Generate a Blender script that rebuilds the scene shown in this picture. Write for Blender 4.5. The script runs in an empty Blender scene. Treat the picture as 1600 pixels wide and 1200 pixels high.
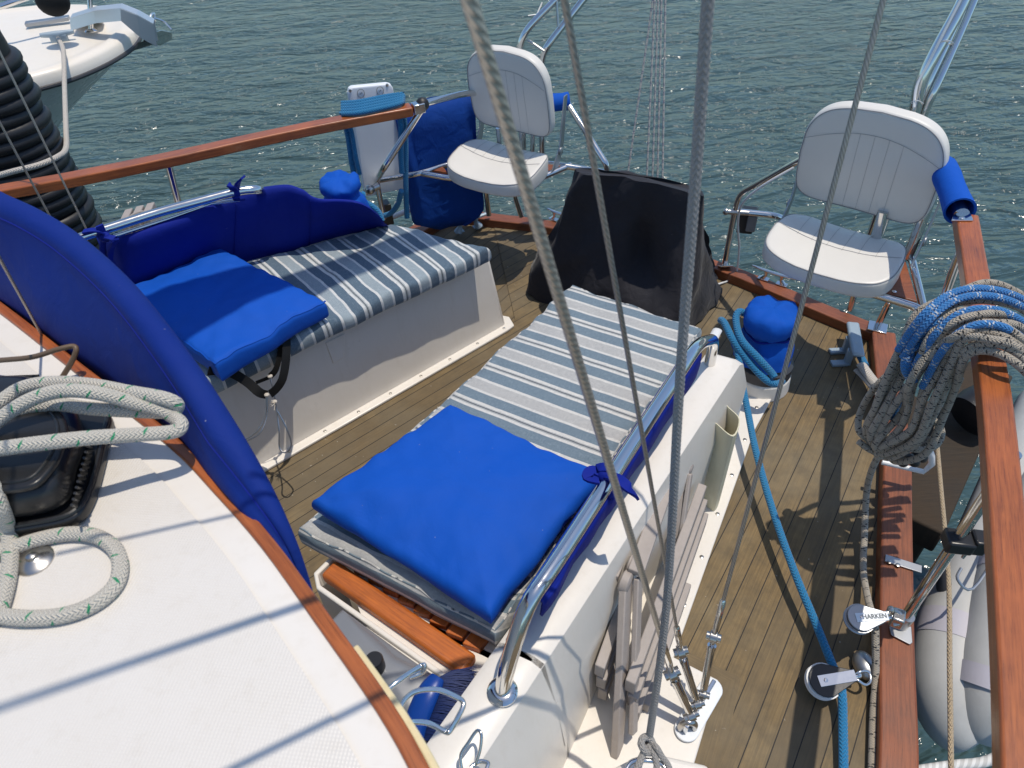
import bpy, math, random
from mathutils import Vector, Matrix, noise
random.seed(7)
S = bpy.context.scene
# ------------------------------------------------------------------ camera
FPX, CX, CY, CAMH = 1110.0, 800.0, 600.0, 1.75
dn = Vector((61.0, 1202.0, FPX)).normalized()          # world down seen in camera axes (right, down, forward)
_up = -dn
_f = Vector((0, 0, 1)); _Y = (_f - _up * _f.dot(_up)).normalized(); _X = _Y.cross(_up)
ROT = Matrix((_X, _Y, _up))                             # camera axes -> world
CAM = Vector((0, 0, CAMH))
cd = bpy.data.cameras.new('camera'); cam = bpy.data.objects.new('camera', cd)
S.collection.objects.link(cam); S.camera = cam
cd.sensor_width = 36.0; cd.lens = FPX / 1600.0 * 36.0
cd.clip_start = 0.05; cd.clip_end = 3000
r_ = ROT @ Vector((1, 0, 0)); u_ = ROT @ Vector((0, -1, 0)); b_ = ROT @ Vector((0, 0, -1))
m = Matrix((r_, u_, b_)).transposed().to_4x4(); m.translation = CAM
cam.matrix_world = m
cd.dof.use_dof = True; cd.dof.focus_distance = 2.1; cd.dof.aperture_fstop = cd.lens / 3.2
# ------------------------------------------------------------------ light
SUNV = Vector((0.215, 0.0, 0.975)).normalized()
w = bpy.data.worlds.new('World'); S.world = w; w.use_nodes = True
nt = w.node_tree; sky = nt.nodes.new('ShaderNodeTexSky'); sky.sky_type = 'NISHITA'; sky.sun_disc = False
sky.sun_elevation = math.asin(SUNV.z); sky.sun_rotation = math.atan2(SUNV.x, SUNV.y)
sky.dust_density = 0.5; sky.air_density = 1.0; sky.ozone_density = 1.0
tint = nt.nodes.new('ShaderNodeMix'); tint.data_type = 'RGBA'; tint.blend_type = 'MULTIPLY'; tint.inputs[0].default_value = 1.0; tint.clamp_result = False
tcw = nt.nodes.new('ShaderNodeTexCoord'); spw = nt.nodes.new('ShaderNodeSeparateXYZ'); nt.links.new(tcw.outputs['Generated'], spw.inputs[0])
rw = nt.nodes.new('ShaderNodeValToRGB'); rw.color_ramp.elements[0].position = .0; rw.color_ramp.elements[0].color = (.62, .84, 1.0, 1); rw.color_ramp.elements[1].position = .75; rw.color_ramp.elements[1].color = (1.0, 1.0, 1.0, 1)
nt.links.new(spw.outputs[2], rw.inputs[0]); nt.links.new(rw.outputs[0], tint.inputs[7])
nt.links.new(sky.outputs[0], tint.inputs[6]); nt.links.new(tint.outputs[2], nt.nodes['Background'].inputs[0]); nt.nodes['Background'].inputs[1].default_value = 0.15
sl = bpy.data.lights.new('sun', 'SUN'); sl.energy = 3.2; sl.angle = math.radians(0.53); sl.color = (1.0, 0.92, 0.80)
so = bpy.data.objects.new('sun', sl); S.collection.objects.link(so)
so.rotation_euler = SUNV.to_track_quat('Z', 'Y').to_euler()
S.view_settings.view_transform = 'Standard'; S.view_settings.look = 'None'
S.view_settings.exposure = 0.0; S.view_settings.gamma = 1.0
S.cycles.max_bounces = 8; S.cycles.transparent_max_bounces = 8

# ------------------------------------------------------------------ survey helpers: a sighted pixel and a known height give a real point
def ray(x, y): return (ROT @ Vector((x - CX, y - CY, FPX))).normalized()
def U(x, y, z=0.0):
    r = ray(x, y); return CAM + r * ((z - CAMH) / r.z)
def D(x, y, d):
    return CAM + ROT @ Vector(((x - CX) * d / FPX, (y - CY) * d / FPX, d))
def W(x, y, ref):                                       # point straight above or below ref
    r = ray(x, y); h = math.hypot(r.x, r.y); R = math.hypot(ref[0], ref[1])
    return CAM + r * (R / h)
def Us(*pts): return [U(*p) for p in pts]
def onplane(x, y, P, n):
    r = ray(x, y); return CAM + r * ((Vector(P) - CAM).dot(n) / r.dot(n))
def cr(P, n=6, closed=False):
    P = [Vector(p) for p in P]; out = []
    N = len(P); rng = N if closed else N - 1
    for i in range(rng):
        if closed: a, b, c, d = P[i - 1], P[i], P[(i + 1) % N], P[(i + 2) % N]
        else: a = P[max(i - 1, 0)]; b = P[i]; c = P[i + 1]; d = P[min(i + 2, N - 1)]
        for k in range(n):
            t = k / n
            out.append(0.5 * ((2 * b) + (c - a) * t + (2 * a - 5 * b + 4 * c - d) * t * t + (3 * b - a - 3 * c + d) * t ** 3))
    if not closed: out.append(P[-1])
    return out
def bez(P, n=6, r=0.05):                                # polyline with rounded bends
    P = [Vector(p) for p in P]; out = [P[0]]
    for i in range(1, len(P) - 1):
        a, b, c = P[i - 1], P[i], P[i + 1]
        l1 = min(r, (b - a).length * .45); l2 = min(r, (c - b).length * .45)
        s = b + (a - b).normalized() * l1; e = b + (c - b).normalized() * l2
        for k in range(n + 1):
            t = k / n; out.append(s * (1 - t) ** 2 + b * 2 * t * (1 - t) + e * t * t)
    out.append(P[-1]); return out

# ------------------------------------------------------------------ mesh builder
OFF = {}
class MB:
    def __init__(s): s.v = []; s.f = []; s.uv = []
    def add(s, vs, fs, uvs=None):
        o = len(s.v); s.v += [Vector(p) for p in vs]
        for i, f in enumerate(fs):
            s.f.append([o + k for k in f])
            s.uv.append(uvs[i] if uvs else [(s.v[o + k].x, s.v[o + k].y) for k in f])
        return s
    def tube(s, P, r, seg=12, closed=False, caps=True, flat=1.0):
        P = [Vector(p) for p in P]; n = len(P)
        rr = r if isinstance(r, (list, tuple)) else [r] * n
        T = []
        for i in range(n):
            a = P[i - 1] if (i > 0 or closed) else P[i]; b = P[(i + 1) % n] if (i < n - 1 or closed) else P[i]
            t = (b - a); T.append(t.normalized() if t.length > 1e-9 else Vector((0, 0, 1)))
        N = T[0].orthogonal().normalized()
        if abs(T[0].z) < .9: N = (Vector((0, 0, 1)) - T[0] * T[0].z).normalized()
        vs = []; L = [0]; 
        for i in range(n):
            N = (N - T[i] * N.dot(T[i])).normalized(); B = T[i].cross(N)
            if i: L.append(L[-1] + (P[i] - P[i - 1]).length)
            for k in range(seg):
                a = 2 * math.pi * k / seg
                vs.append(P[i] + N * (math.cos(a) * rr[i] * flat) + B * (math.sin(a) * rr[i]))
        fs = []; uvs = []; m = n if closed else n - 1
        for i in range(m):
            j = (i + 1) % n; l0 = L[i]; l1 = L[i + 1] if i + 1 < n else L[i] + (P[0] - P[i]).length
            for k in range(seg):
                k2 = (k + 1) % seg
                fs.append([i * seg + k, i * seg + k2, j * seg + k2, j * seg + k])
                uvs.append([(l0, k / seg), (l0, (k + 1) / seg), (l1, (k + 1) / seg), (l1, k / seg)])
        if caps and not closed:
            fs.append([k for k in range(seg)][::-1]); uvs.append([(0, k / seg) for k in range(seg)])
            fs.append([(n - 1) * seg + k for k in range(seg)]); uvs.append([(L[-1], k / seg) for k in range(seg)])
        return s.add(vs, fs, uvs)
    def sweep(s, P, prof, up=(0, 0, 1), closed=False, caps=True):   # prof: (side, up) pairs
        P = [Vector(p) for p in P]; n = len(P); up = Vector(up); vs = []; L = [0]; q = len(prof)
        per = [0]
        for k in range(q): per.append(per[-1] + math.dist(prof[k], prof[(k + 1) % q]))
        for i in range(n):
            a = P[i - 1] if (i > 0 or closed) else P[i]; b = P[(i + 1) % n] if (i < n - 1 or closed) else P[i]
            t = (b - a).normalized(); sd = t.cross(up).normalized(); u2 = sd.cross(t)
            if i: L.append(L[-1] + (P[i] - P[i - 1]).length)
            for (x, y) in prof: vs.append(P[i] + sd * x + u2 * y)
        fs = []; uvs = []
        for i in range(n if closed else n - 1):
            j = (i + 1) % n; l1 = L[i + 1] if i + 1 < n else L[i] + (P[0] - P[i]).length
            for k in range(q):
                k2 = (k + 1) % q
                fs.append([i * q + k, j * q + k, j * q + k2, i * q + k2])
                uvs.append([(L[i], per[k]), (l1, per[k]), (l1, per[k + 1]), (L[i], per[k + 1])])
        if caps and not closed:
            fs.append(list(range(q))); uvs.append([(p[0], p[1]) for p in prof])
            fs.append([(n - 1) * q + k for k in range(q)][::-1]); uvs.append([(p[0], p[1]) for p in prof][::-1])
        return s.add(vs, fs, uvs)
    def prism(s, poly, ext):                             # planar polygon pushed along ext
        poly = [Vector(p) for p in poly]; n = len(poly); ext = Vector(ext) if not callable(ext) else ext
        top = [p + ext for p in poly]
        fs = [list(range(n))[::-1], [n + k for k in range(n)]]
        fs += [[k, (k + 1) % n, n + (k + 1) % n, n + k] for k in range(n)]
        return s.add(poly + top, fs)
    def hexa(s, b, t):                                   # bottom 4, top 4
        return s.add(list(b) + list(t), [[3, 2, 1, 0], [4, 5, 6, 7], [0, 1, 5, 4], [1, 2, 6, 5], [2, 3, 7, 6], [3, 0, 4, 7]])
    def box(s, c, x, y, z):                              # centre, half vectors
        c = Vector(c); x = Vector(x); y = Vector(y); z = Vector(z)
        return s.hexa([c - x - y - z, c + x - y - z, c + x + y - z, c - x + y - z], [c - x - y + z, c + x - y + z, c + x + y + z, c - x + y + z])
    def lathe(s, c, ax, prof, seg=24, sx=1.0):
        c = Vector(c); ax = Vector(ax).normalized(); N = ax.orthogonal().normalized(); B = ax.cross(N)
        vs = []; n = len(prof)
        for (r, h) in prof:
            for k in range(seg):
                a = 2 * math.pi * k / seg; vs.append(c + ax * h + N * (math.cos(a) * r) + B * (math.sin(a) * r * sx))
        fs = []; uvs = []
        for i in range(n - 1):
            for k in range(seg):
                k2 = (k + 1) % seg
                fs.append([i * seg + k, i * seg + k2, (i + 1) * seg + k2, (i + 1) * seg + k])
                uvs.append([(k / seg, prof[i][1]), ((k + 1) / seg, prof[i][1]), ((k + 1) / seg, prof[i + 1][1]), (k / seg, prof[i + 1][1])])
        s.add(vs, fs, uvs)
        o = len(s.v) - len(vs)
        s.f.append([o + k for k in range(seg)][::-1]); s.uv.append([(0, 0)] * seg)
        s.f.append([o + (n - 1) * seg + k for k in range(seg)]); s.uv.append([(0, 0)] * seg)
        return s
    def ball(s, c, r, seg=14, sc=(1, 1, 1)):
        n = seg // 2; vs = []; fs = []
        for i in range(n + 1):
            th = math.pi * i / n
            for k in range(seg):
                a = 2 * math.pi * k / seg
                vs.append(Vector(c) + Vector((r * sc[0] * math.sin(th) * math.cos(a), r * sc[1] * math.sin(th) * math.sin(a), r * sc[2] * math.cos(th))))
        for i in range(n):
            for k in range(seg): fs.append([i * seg + k, (i + 1) * seg + k, (i + 1) * seg + (k + 1) % seg, i * seg + (k + 1) % seg])
        return s.add(vs, fs)
    def pad(s, M, outline, thick, rnd=.012, dome=.01, hook=None, rings=9, uvf=None):
        # boxed cushion: outline (x, y) closed, between z 0 and thick in frame M, with rounded edges and a domed top
        n = len(outline); cx = sum(p[0] for p in outline) / n; cy = sum(p[1] for p in outline) / n
        R = max(math.hypot(p[0] - cx, p[1] - cy) for p in outline)
        def ring(inset, z):
            o = []
            for k, p in enumerate(outline):
                d = math.hypot(p[0] - cx, p[1] - cy); q = max(0, 1 - inset / d); o.append((cx + (p[0] - cx) * q, cy + (p[1] - cy) * q, z))
            return o
        L = []
        st = 4
        L.append([(cx + (p[0] - cx) * .5, cy + (p[1] - cy) * .5, 0.0) for p in outline])
        for k in range(st + 1):
            a = math.pi / 2 * k / st; L.append(ring(rnd * (1 - math.sin(a)), rnd * (1 - math.cos(a))))
        L.append(ring(0, thick * .5))
        for k in range(st + 1):
            a = math.pi / 2 * k / st; L.append(ring(rnd * (1 - math.cos(a)), thick - rnd * (1 - math.sin(a))))
        q0 = [1 - rnd / math.hypot(p[0] - cx, p[1] - cy) for p in outline]
        for i in range(1, rings + 1):
            t = 1 - i / (rings + .6); o = []
            for k, p in enumerate(outline):
                q = q0[k] * t; o.append((cx + (p[0] - cx) * q, cy + (p[1] - cy) * q, thick + dome * (1 - t ** 3)))
            L.append(o)
        vs = []
        for lv in L:
            for p in lv:
                v = Vector(p)
                if hook: v = Vector(hook(v))
                vs.append(v)
        m = len(L); fs = [[k for k in range(n)][::-1]]; 
        for i in range(m - 1):
            for k in range(n): fs.append([i * n + k, i * n + (k + 1) % n, (i + 1) * n + (k + 1) % n, (i + 1) * n + k])
        fs.append([(m - 1) * n + k for k in range(n)])
        uf = uvf or (lambda v: (v.x, v.y + v.z))
        uvs = [[uf(vs[k]) for k in f] for f in fs]
        return s.add([M @ v for v in vs], fs, uvs)
    def grid(s, G, close_u=False, uvf=None):             # G rows of points
        n = len(G); q = len(G[0]); vs = [p for r in G for p in r]; fs = []; uvs = []
        for i in range(n - 1):
            for k in range(q if close_u else q - 1):
                k2 = (k + 1) % q; fs.append([i * q + k, i * q + k2, (i + 1) * q + k2, (i + 1) * q + k])
                uvs.append([(i / n, k / q), (i / n, (k + 1) / q), ((i + 1) / n, (k + 1) / q), ((i + 1) / n, k / q)])
        return s.add(vs, fs, uvs)
    def build(s, name, mat, parent=None, bevel=0, sharp=38, solid=0, origin=None, sub=0):
        if parent is not None: off = OFF[parent.name]
        else:
            if origin is not None: off = Vector(origin)
            else:
                xs = [p.x for p in s.v]; ys = [p.y for p in s.v]; zs = [p.z for p in s.v]
                off = Vector(((min(xs) + max(xs)) / 2, (min(ys) + max(ys)) / 2, min(zs)))
        me = bpy.data.meshes.new(name)
        me.from_pydata([tuple(p - off) for p in s.v], [], s.f)
        uvl = me.uv_layers.new(name='UVMap'); i = 0
        for f in s.uv:
            for c in f: uvl.data[i].uv = c; i += 1
        me.materials.append(MAT[mat])
        me.polygons.foreach_set('use_smooth', [True] * len(me.polygons))
        import bmesh
        bm = bmesh.new(); bm.from_mesh(me); bmesh.ops.recalc_face_normals(bm, faces=bm.faces); bm.to_mesh(me); bm.free()
        me.set_sharp_from_angle(angle=math.radians(sharp)); me.update()
        o = bpy.data.objects.new(name, me); S.collection.objects.link(o)
        OFF[o.name] = off
        if parent is not None: o.parent = parent
        else: o.location = off
        if solid:
            md = o.modifiers.new('solid', 'SOLIDIFY'); md.thickness = solid; md.offset = 0
        if bevel:
            md = o.modifiers.new('bevel', 'BEVEL'); md.width = bevel; md.segments = 3; md.limit_method = 'ANGLE'; md.angle_limit = math.radians(35); md.harden_normals = False
        if sub:
            md = o.modifiers.new('sub', 'SUBSURF'); md.levels = sub; md.render_levels = sub
        return o
def tag(o, label, cat, group=None):
    o['label'] = label; o['category'] = cat
    if group: o['group'] = group
    return o
def thing(name, loc, label, cat, group=None):
    o = bpy.data.objects.new(name, None); S.collection.objects.link(o); o.location = loc; o.empty_display_size = .1
    OFF[o.name] = Vector(loc); return tag(o, label, cat, group)
def struct(o): o['kind'] = 'structure'; return o
def frame(o, x, z=(0, 0, 1)):
    x = Vector(x).normalized(); z = Vector(z).normalized(); y = z.cross(x).normalized(); z = x.cross(y)
    m = Matrix((x, y, z)).transposed().to_4x4(); m.translation = o; return m
def rrect(w, d, r, n=6):
    o = []
    for (sx, sy, a0) in ((1, 1, 0), (-1, 1, 90), (-1, -1, 180), (1, -1, 270)):
        for k in range(n + 1):
            a = math.radians(a0 + 90 * k / n); o.append((sx * (w / 2 - r) + r * math.cos(a), sy * (d / 2 - r) + r * math.sin(a)))
    return o
def resample(P, step):                                  # closed 2D outline, even spacing
    out = []; n = len(P)
    for i in range(n):
        a = P[i]; b = P[(i + 1) % n]; k = max(1, int(math.dist(a, b) / step))
        for j in range(k): out.append((a[0] + (b[0] - a[0]) * j / k, a[1] + (b[1] - a[1]) * j / k))
    return out

# ------------------------------------------------------------------ materials
MAT = {}
class NT:
    def __init__(s, name):
        s.m = bpy.data.materials.new(name); s.m.use_nodes = True; s.t = s.m.node_tree; s.b = s.t.nodes['Principled BSDF']; MAT[name] = s.m
        s.tc = None
    def n(s, typ, **k):
        nd = s.t.nodes.new('ShaderNode' + typ)
        for a, b in k.items():
            if a[0] == '_': setattr(nd, a[1:], b)
            else: nd.inputs[a.replace('_', ' ')].default_value = b
        return nd
    def l(s, a, b): s.t.links.new(a, b)
    def uv(s):
        if not s.tc: s.tc = s.n('TexCoord')
        return s.tc.outputs['UV']
    def ob(s):
        if not s.tc: s.tc = s.n('TexCoord')
        return s.tc.outputs['Object']
    def mapd(s, src, sc=(1, 1, 1), rot=0):
        mp = s.n('Mapping'); mp.inputs['Scale'].default_value = sc; mp.inputs['Rotation'].default_value = (0, 0, rot); s.l(src, mp.inputs[0]); return mp.outputs[0]
    def noise(s, src, scale=5, detail=4, rough=.55, dist=0):
        nd = s.n('TexNoise'); nd.inputs['Scale'].default_value = scale; nd.inputs['Detail'].default_value = detail; nd.inputs['Roughness'].default_value = rough; nd.inputs['Distortion'].default_value = dist
        s.l(src, nd.inputs['Vector']); return nd.outputs['Fac']
    def ramp(s, src, stops, const=False):
        nd = s.n('ValToRGB'); r = nd.color_ramp
        if const: r.interpolation = 'CONSTANT'
        while len(r.elements) > 1: r.elements.remove(r.elements[-1])
        r.elements[0].position = stops[0][0]; r.elements[0].color = (*c3(stops[0][1]), 1)
        for p, c in stops[1:]:
            e = r.elements.new(p); e.color = (*c3(c), 1)
        s.l(src, nd.inputs[0]); return nd.outputs[0]
    def math(s, op, a, b=None, c=None):
        nd = s.n('Math', _operation=op)
        for i, x in enumerate((a, b, c)):
            if x is None: continue
            if isinstance(x, (int, float)): nd.inputs[i].default_value = x
            else: s.l(x, nd.inputs[i])
        return nd.outputs[0]
    def mix(s, f, a, b, mode='MIX'):
        nd = s.n('Mix', _data_type='RGBA', _blend_type=mode)
        for i, x in ((0, f), (6, a), (7, b)):
            if isinstance(x, (int, float)): nd.inputs[i].default_value = x
            elif isinstance(x, tuple): nd.inputs[i].default_value = (*x, 1)
            else: s.l(x, nd.inputs[i])
        return nd.outputs[2]
    def sep(s, src):
        nd = s.n('SeparateXYZ'); s.l(src, nd.inputs[0]); return nd.outputs
    def bump(s, h, dist=.002, strength=1.0, prev=None):
        nd = s.n('Bump'); nd.inputs['Distance'].default_value = dist; nd.inputs['Strength'].default_value = strength
        s.l(h, nd.inputs['Height'])
        if prev is not None: s.l(prev, nd.inputs['Normal'])
        s.l(nd.outputs[0], s.b.inputs['Normal']); return nd.outputs[0]
    def col(s, c):
        if isinstance(c, tuple): s.b.inputs['Base Color'].default_value = (*c, 1)
        else: s.l(c, s.b.inputs['Base Color'])
    def set(s, **k):
        for a, b in k.items():
            a = a.replace('_', ' ')
            if isinstance(b, (int, float)): s.b.inputs[a].default_value = b
            else: s.l(b, s.b.inputs[a])
def c3(c): return (c, c, c) if isinstance(c, (int, float)) else c

def gel(name, c, rough=.3, dirt=.28, skid=False):
    t = NT(name); nz = t.noise(t.ob(), 9, 6, .6); n2 = t.noise(t.ob(), 90, 3, .6)
    f = t.ramp(nz, [(.35, 0.0), (.75, 1.0)])
    d = (c[0] * .86, c[1] * .84, c[2] * .79)
    a = t.mix(t.math('MULTIPLY', f, dirt), c, d)
    sp = t.ramp(n2, [(.0, 0.0), (.74, 0.0), (.8, 1.0)]); a = t.mix(t.math('MULTIPLY', sp, dirt), a, (c[0] * .55, c[1] * .5, c[2] * .42))
    st = t.noise(t.mapd(t.ob(), (26, 26, 3)), 1.6, 5, .7); a = t.mix(t.math('MULTIPLY', t.ramp(st, [(.52, 0.), (.72, 1.)]), dirt * .55), a, (c[0] * .70, c[1] * .64, c[2] * .54))
    t.col(a); t.set(Roughness=t.math('MULTIPLY_ADD', nz, .3, rough - .12)); t.set(Specular_IOR_Level=.45)
    if skid:
        u = t.sep(t.uv()); k = 2 * math.pi / .0056
        h = t.math('MULTIPLY', t.math('SINE', t.math('MULTIPLY', u[0], k)), t.math('SINE', t.math('MULTIPLY', u[1], k)))
        t.bump(h, .0008, .32); t.set(Roughness=.55)
    else: t.bump(t.noise(t.ob(), 14, 2), .004, .25)
gel('gelcoat', (.76, .72, .66)); gel('gelcoat_skid', (.70, .66, .605), skid=True); gel('cream', (.72, .62, .38), .4, .6)
gel('hull_white', (.62, .63, .60), .25, .3); gel('boat_deck', (.80, .74, .65), .35, .15); gel('pocket', (.66, .63, .47), .45, .9)
gel('board_white', (.74, .77, .80), .35, .15)

def teak(name, base, dark, rough=.35, coat=.3, scale=1.0):
    t = NT(name); v = t.mapd(t.uv(), (3 * scale, 60 * scale, 60 * scale)); n1 = t.noise(v, 3, 6, .65, .6)
    v2 = t.mapd(t.ob(), (6, 6, 6)); n2 = t.noise(v2, 1.3, 4, .6)
    a = t.mix(t.ramp(n1, [(.3, 0.), (.72, 1.)]), dark, base)
    a = t.mix(t.math('MULTIPLY', t.ramp(n2, [(.35, 0.), (.7, 1.)]), .45), a, (base[0] * 1.35, base[1] * 1.15, base[2] * .9))
    v3 = t.mapd(t.uv(), (6, 300, 300)); n3 = t.noise(v3, 2, 3, .7)
    a = t.mix(t.math('MULTIPLY', t.ramp(n3, [(.58, 0.), (.66, 1.)]), .6), a, (dark[0] * .4, dark[1] * .4, dark[2] * .4))
    t.col(a); t.set(Roughness=t.math('MULTIPLY_ADD', n2, .25, rough - .1), Coat_Weight=coat, Coat_Roughness=.2); t.bump(n1, .001, .5)
teak('varnished_teak', (.40, .118, .028), (.15, .036, .010)); teak('seat_teak', (.50, .14, .017), (.22, .05, .010), .5, .1)
teak('toe_teak', (.27, .082, .030), (.10, .030, .012), .5, .15); teak('timber', (.045, .032, .02), (.022, .017, .012), .85, 0)

def deckmat(name):
    t = NT(name); u = t.sep(t.uv()); Wd = .052
    r = t.math('DIVIDE', u[1], Wd); fr = t.math('FRACT', r); idx = t.math('FLOOR', r)
    # butt joints shift from plank to plank
    wn = t.n('TexWhiteNoise', _noise_dimensions='1D'); t.l(idx, wn.inputs['W'])
    e = t.math('MINIMUM', fr, t.math('SUBTRACT', 1.0, fr))
    seam = t.math('LESS_THAN', e, .024)
    v = t.n('CombineXYZ'); t.l(t.math('ADD', t.math('MULTIPLY', u[0], 2.5), t.math('MULTIPLY', wn.outputs[0], 40)), v.inputs[0]); t.l(t.math('MULTIPLY', u[1], 90), v.inputs[1])
    g = t.noise(v.outputs[0], 2.2, 8, .7, .5)
    big = t.noise(t.ob(), 3.2, 5, .62); mid = t.noise(t.ob(), 17, 5, .65)
    a = t.mix(t.ramp(g, [(.28, 0.), (.72, 1.)]), (.080, .051, .020), (.265, .172, .066))
    a = t.mix(t.math('MULTIPLY', t.ramp(big, [(.35, 0.), (.68, 1.)]), .5), a, (.22, .175, .10))
    a = t.mix(t.math('MULTIPLY', t.ramp(mid, [(.42, 0.), (.68, 1.)]), .6), a, (.085, .062, .032))
    a = t.mix(t.math('MULTIPLY', t.math('POWER', wn.outputs[0], 1.6), .75), a, (.105, .078, .045)); a = t.mix(t.math('MULTIPLY', t.ramp(t.noise(t.ob(), 1.6, 4, .6), [(.45, 0.), (.7, 1.)]), .4), a, (.17, .15, .11))
    sp = t.ramp(t.noise(t.ob(), 70, 2, .5), [(.0, 0.), (.735, 0.), (.77, 1.)]); a = t.mix(t.math('MULTIPLY', sp, .5), a, (.5, .47, .4))
    a = t.mix(seam, a, (.018, .015, .012))
    t.col(a); t.set(Roughness=.72)
    h = t.math('SUBTRACT', t.math('MULTIPLY', g, .5), t.math('MULTIPLY', seam, 1.2)); t.bump(h, .0016, .8)
deckmat('teak_deck')

def metal(name, c=(.72, .71, .69), rough=.1, brushed=0):
    t = NT(name); n1 = t.noise(t.ob(), 30, 4, .6); t.col(c); t.set(Metallic=1.0, Roughness=t.math('MULTIPLY_ADD', n1, .12, rough - .05)); t.bump(t.noise(t.ob(), 12, 2), .003, .12)
metal('stainless'); metal('cast_steel', (.50, .48, .45), .28); metal('plate_steel', (.72, .75, .76), .5); metal('dull_metal', (.42, .43, .44), .42)
def wiremat(name, c, pitch, k, metallic=1., rough=.35, dark=.4):
    t = NT(name); u = t.sep(t.uv())
    ph = t.math('ADD', t.math('MULTIPLY', u[0], 2 * math.pi / pitch), t.math('MULTIPLY', u[1], 2 * math.pi * k)); h = t.math('SINE', ph)
    a = t.mix(t.ramp(h, [(.0, 1.), (.35, 0.)]), c, tuple(x * dark for x in c)); a = t.mix(t.math('MULTIPLY', t.noise(t.ob(), 30, 3), .35), a, (.22, .17, .11))
    t.col(a); t.set(Metallic=metallic, Roughness=rough); t.bump(h, .0004, .5)
wiremat('wire_strand', (.60, .55, .47), .009, 5, .7, .42, .85); wiremat('thin_strand', (.46, .42, .37), .009, 5, .7, .45, .75); wiremat('laid_rope', (.80, .80, .77), .020, 3, 0, .8, .72)

def rope(name, c, fleck=None, P=.05, fw=.10, fl=.006, k=2, braid=.011, c2=None, cols=5):
    t = NT(name); u = t.sep(t.uv())
    tri = t.math('ABSOLUTE', t.math('SUBTRACT', t.math('FRACT', t.math('MULTIPLY', u[1], float(cols))), .5))
    h = t.math('SINE', t.math('MULTIPLY', t.math('ADD', t.math('DIVIDE', u[0], braid), t.math('MULTIPLY', tri, 1.5)), 2 * math.pi))
    a = t.mix(t.math('MULTIPLY', t.ramp(h, [(.0, 1.), (.45, 0.)]), .38), c, tuple(x * .5 for x in c))
    a = t.mix(t.math('MULTIPLY', t.noise(t.ob(), 25, 4), .45), a, tuple(x * .72 for x in c))
    if fleck:
        f1 = t.math('FRACT', t.math('ADD', t.math('DIVIDE', u[0], P), t.math('MULTIPLY', u[1], k)))
        f2 = t.math('FRACT', t.math('SUBTRACT', t.math('DIVIDE', u[0], P), t.math('MULTIPLY', u[1], k)))
        m1 = t.math('LESS_THAN', f1, fw)
        m2 = t.math('LESS_THAN', f2, fw)
        mm = t.math('MULTIPLY', t.math('MAXIMUM', m1, m2), t.math('LESS_THAN', t.math('FRACT', t.math('DIVIDE', u[0], .0068)), .5)) if c2 != 'one' else m1
        if c2 == 'one':
            seg = t.math('LESS_THAN', t.math('FRACT', t.math('DIVIDE', u[0], P * .37)), .42); mm = t.math('MULTIPLY', m1, seg)
        a = t.mix(mm, a, fleck)
    t.col(a); t.set(Roughness=.85, Sheen_Weight=.2); t.bump(h, .0016, .8)
rope('rope_fleck', (.52, .45, .35), (.012, .012, .014), .036, .12, k=1, braid=.006, cols=6)
rope('rope_bluefleck', (.035, .22, .55), (.55, .58, .6), .05, .12, k=1, braid=.008)
rope('rope_teal', (.012, .21, .44), braid=.009); rope('rope_cream', (.72, .67, .57), (.02, .30, .13), .034, .10, k=1, c2='one', braid=.0056, cols=8)
rope('rope_grey', (.42, .40, .375), braid=.0078, cols=6); rope('rope_tackle', (.55, .54, .5), (.03, .05, .16), .03, .25, k=1, braid=.01)
rope('rope_white', (.66, .60, .52)); rope('line_tan', (.55, .42, .26), (.15, .1, .05), .03, .04, k=1)

def cloth(name, c, rough=.8, weave=900, wr=.25, sheen=.0, var=.3):
    t = NT(name); u = t.sep(t.ob()); n1 = t.noise(t.ob(), 7, 4, .6); n3 = t.noise(t.ob(), 400, 2, .5)
    a = t.mix(t.math('MULTIPLY', n1, var), c, tuple(x * .55 for x in c))
    a = t.mix(t.math('MULTIPLY', t.ramp(t.noise(t.ob(), 4.5, 5, .65), [(.42, 0.), (.75, 1.)]), .05), a, (c[0] + .10, c[1] * .8 + .14, c[2] * .7 + .20))
    a = t.mix(t.math('MULTIPLY', t.ramp(t.noise(t.ob(), 120, 2, .5), [(0., 0.), (.775, 0.), (.80, 1.)]), .45), a, (.45, .44, .40)); t.col(a)
    t.set(Roughness=rough, Sheen_Weight=sheen, Sheen_Roughness=.4, Specular_IOR_Level=.25)
    p = t.bump(n3, .0004, .5); t.bump(t.noise(t.ob(), 16, 3, .5, .8), .006, wr, p)
cloth('canvas_navy', (.002, .014, .24), sheen=0, wr=.5); cloth('canvas_blue', (.001, .085, .48), sheen=0, wr=.5); cloth('dodger_blue', (.0005, .021, .20), wr=.6, sheen=0, var=.4); cloth('bag_blue', (.001, .045, .27), wr=.9, sheen=0)
cloth('vinyl_blue', (.0002, .078, .46), .75, wr=.35, sheen=.0, var=.2); cloth('mesh_black', (.026, .025, .030), .8, wr=1.0, sheen=.1)
cloth('webbing', (.008, .008, .008), .7, sheen=.0)
t = NT('vinyl_white'); n = t.noise(t.ob(), 8, 4); t.col(t.mix(t.math('MULTIPLY', n, .35), (.74, .71, .65), (.56, .53, .48))); t.set(Roughness=.42); t.bump(t.noise(t.ob(), 500, 2), .0004, .3)
t = NT('piping_grey'); t.col(t.mix(t.noise(t.ob(), 40, 2), (.18, .18, .19), (.3, .3, .31))); t.set(Roughness=.6)
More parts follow.
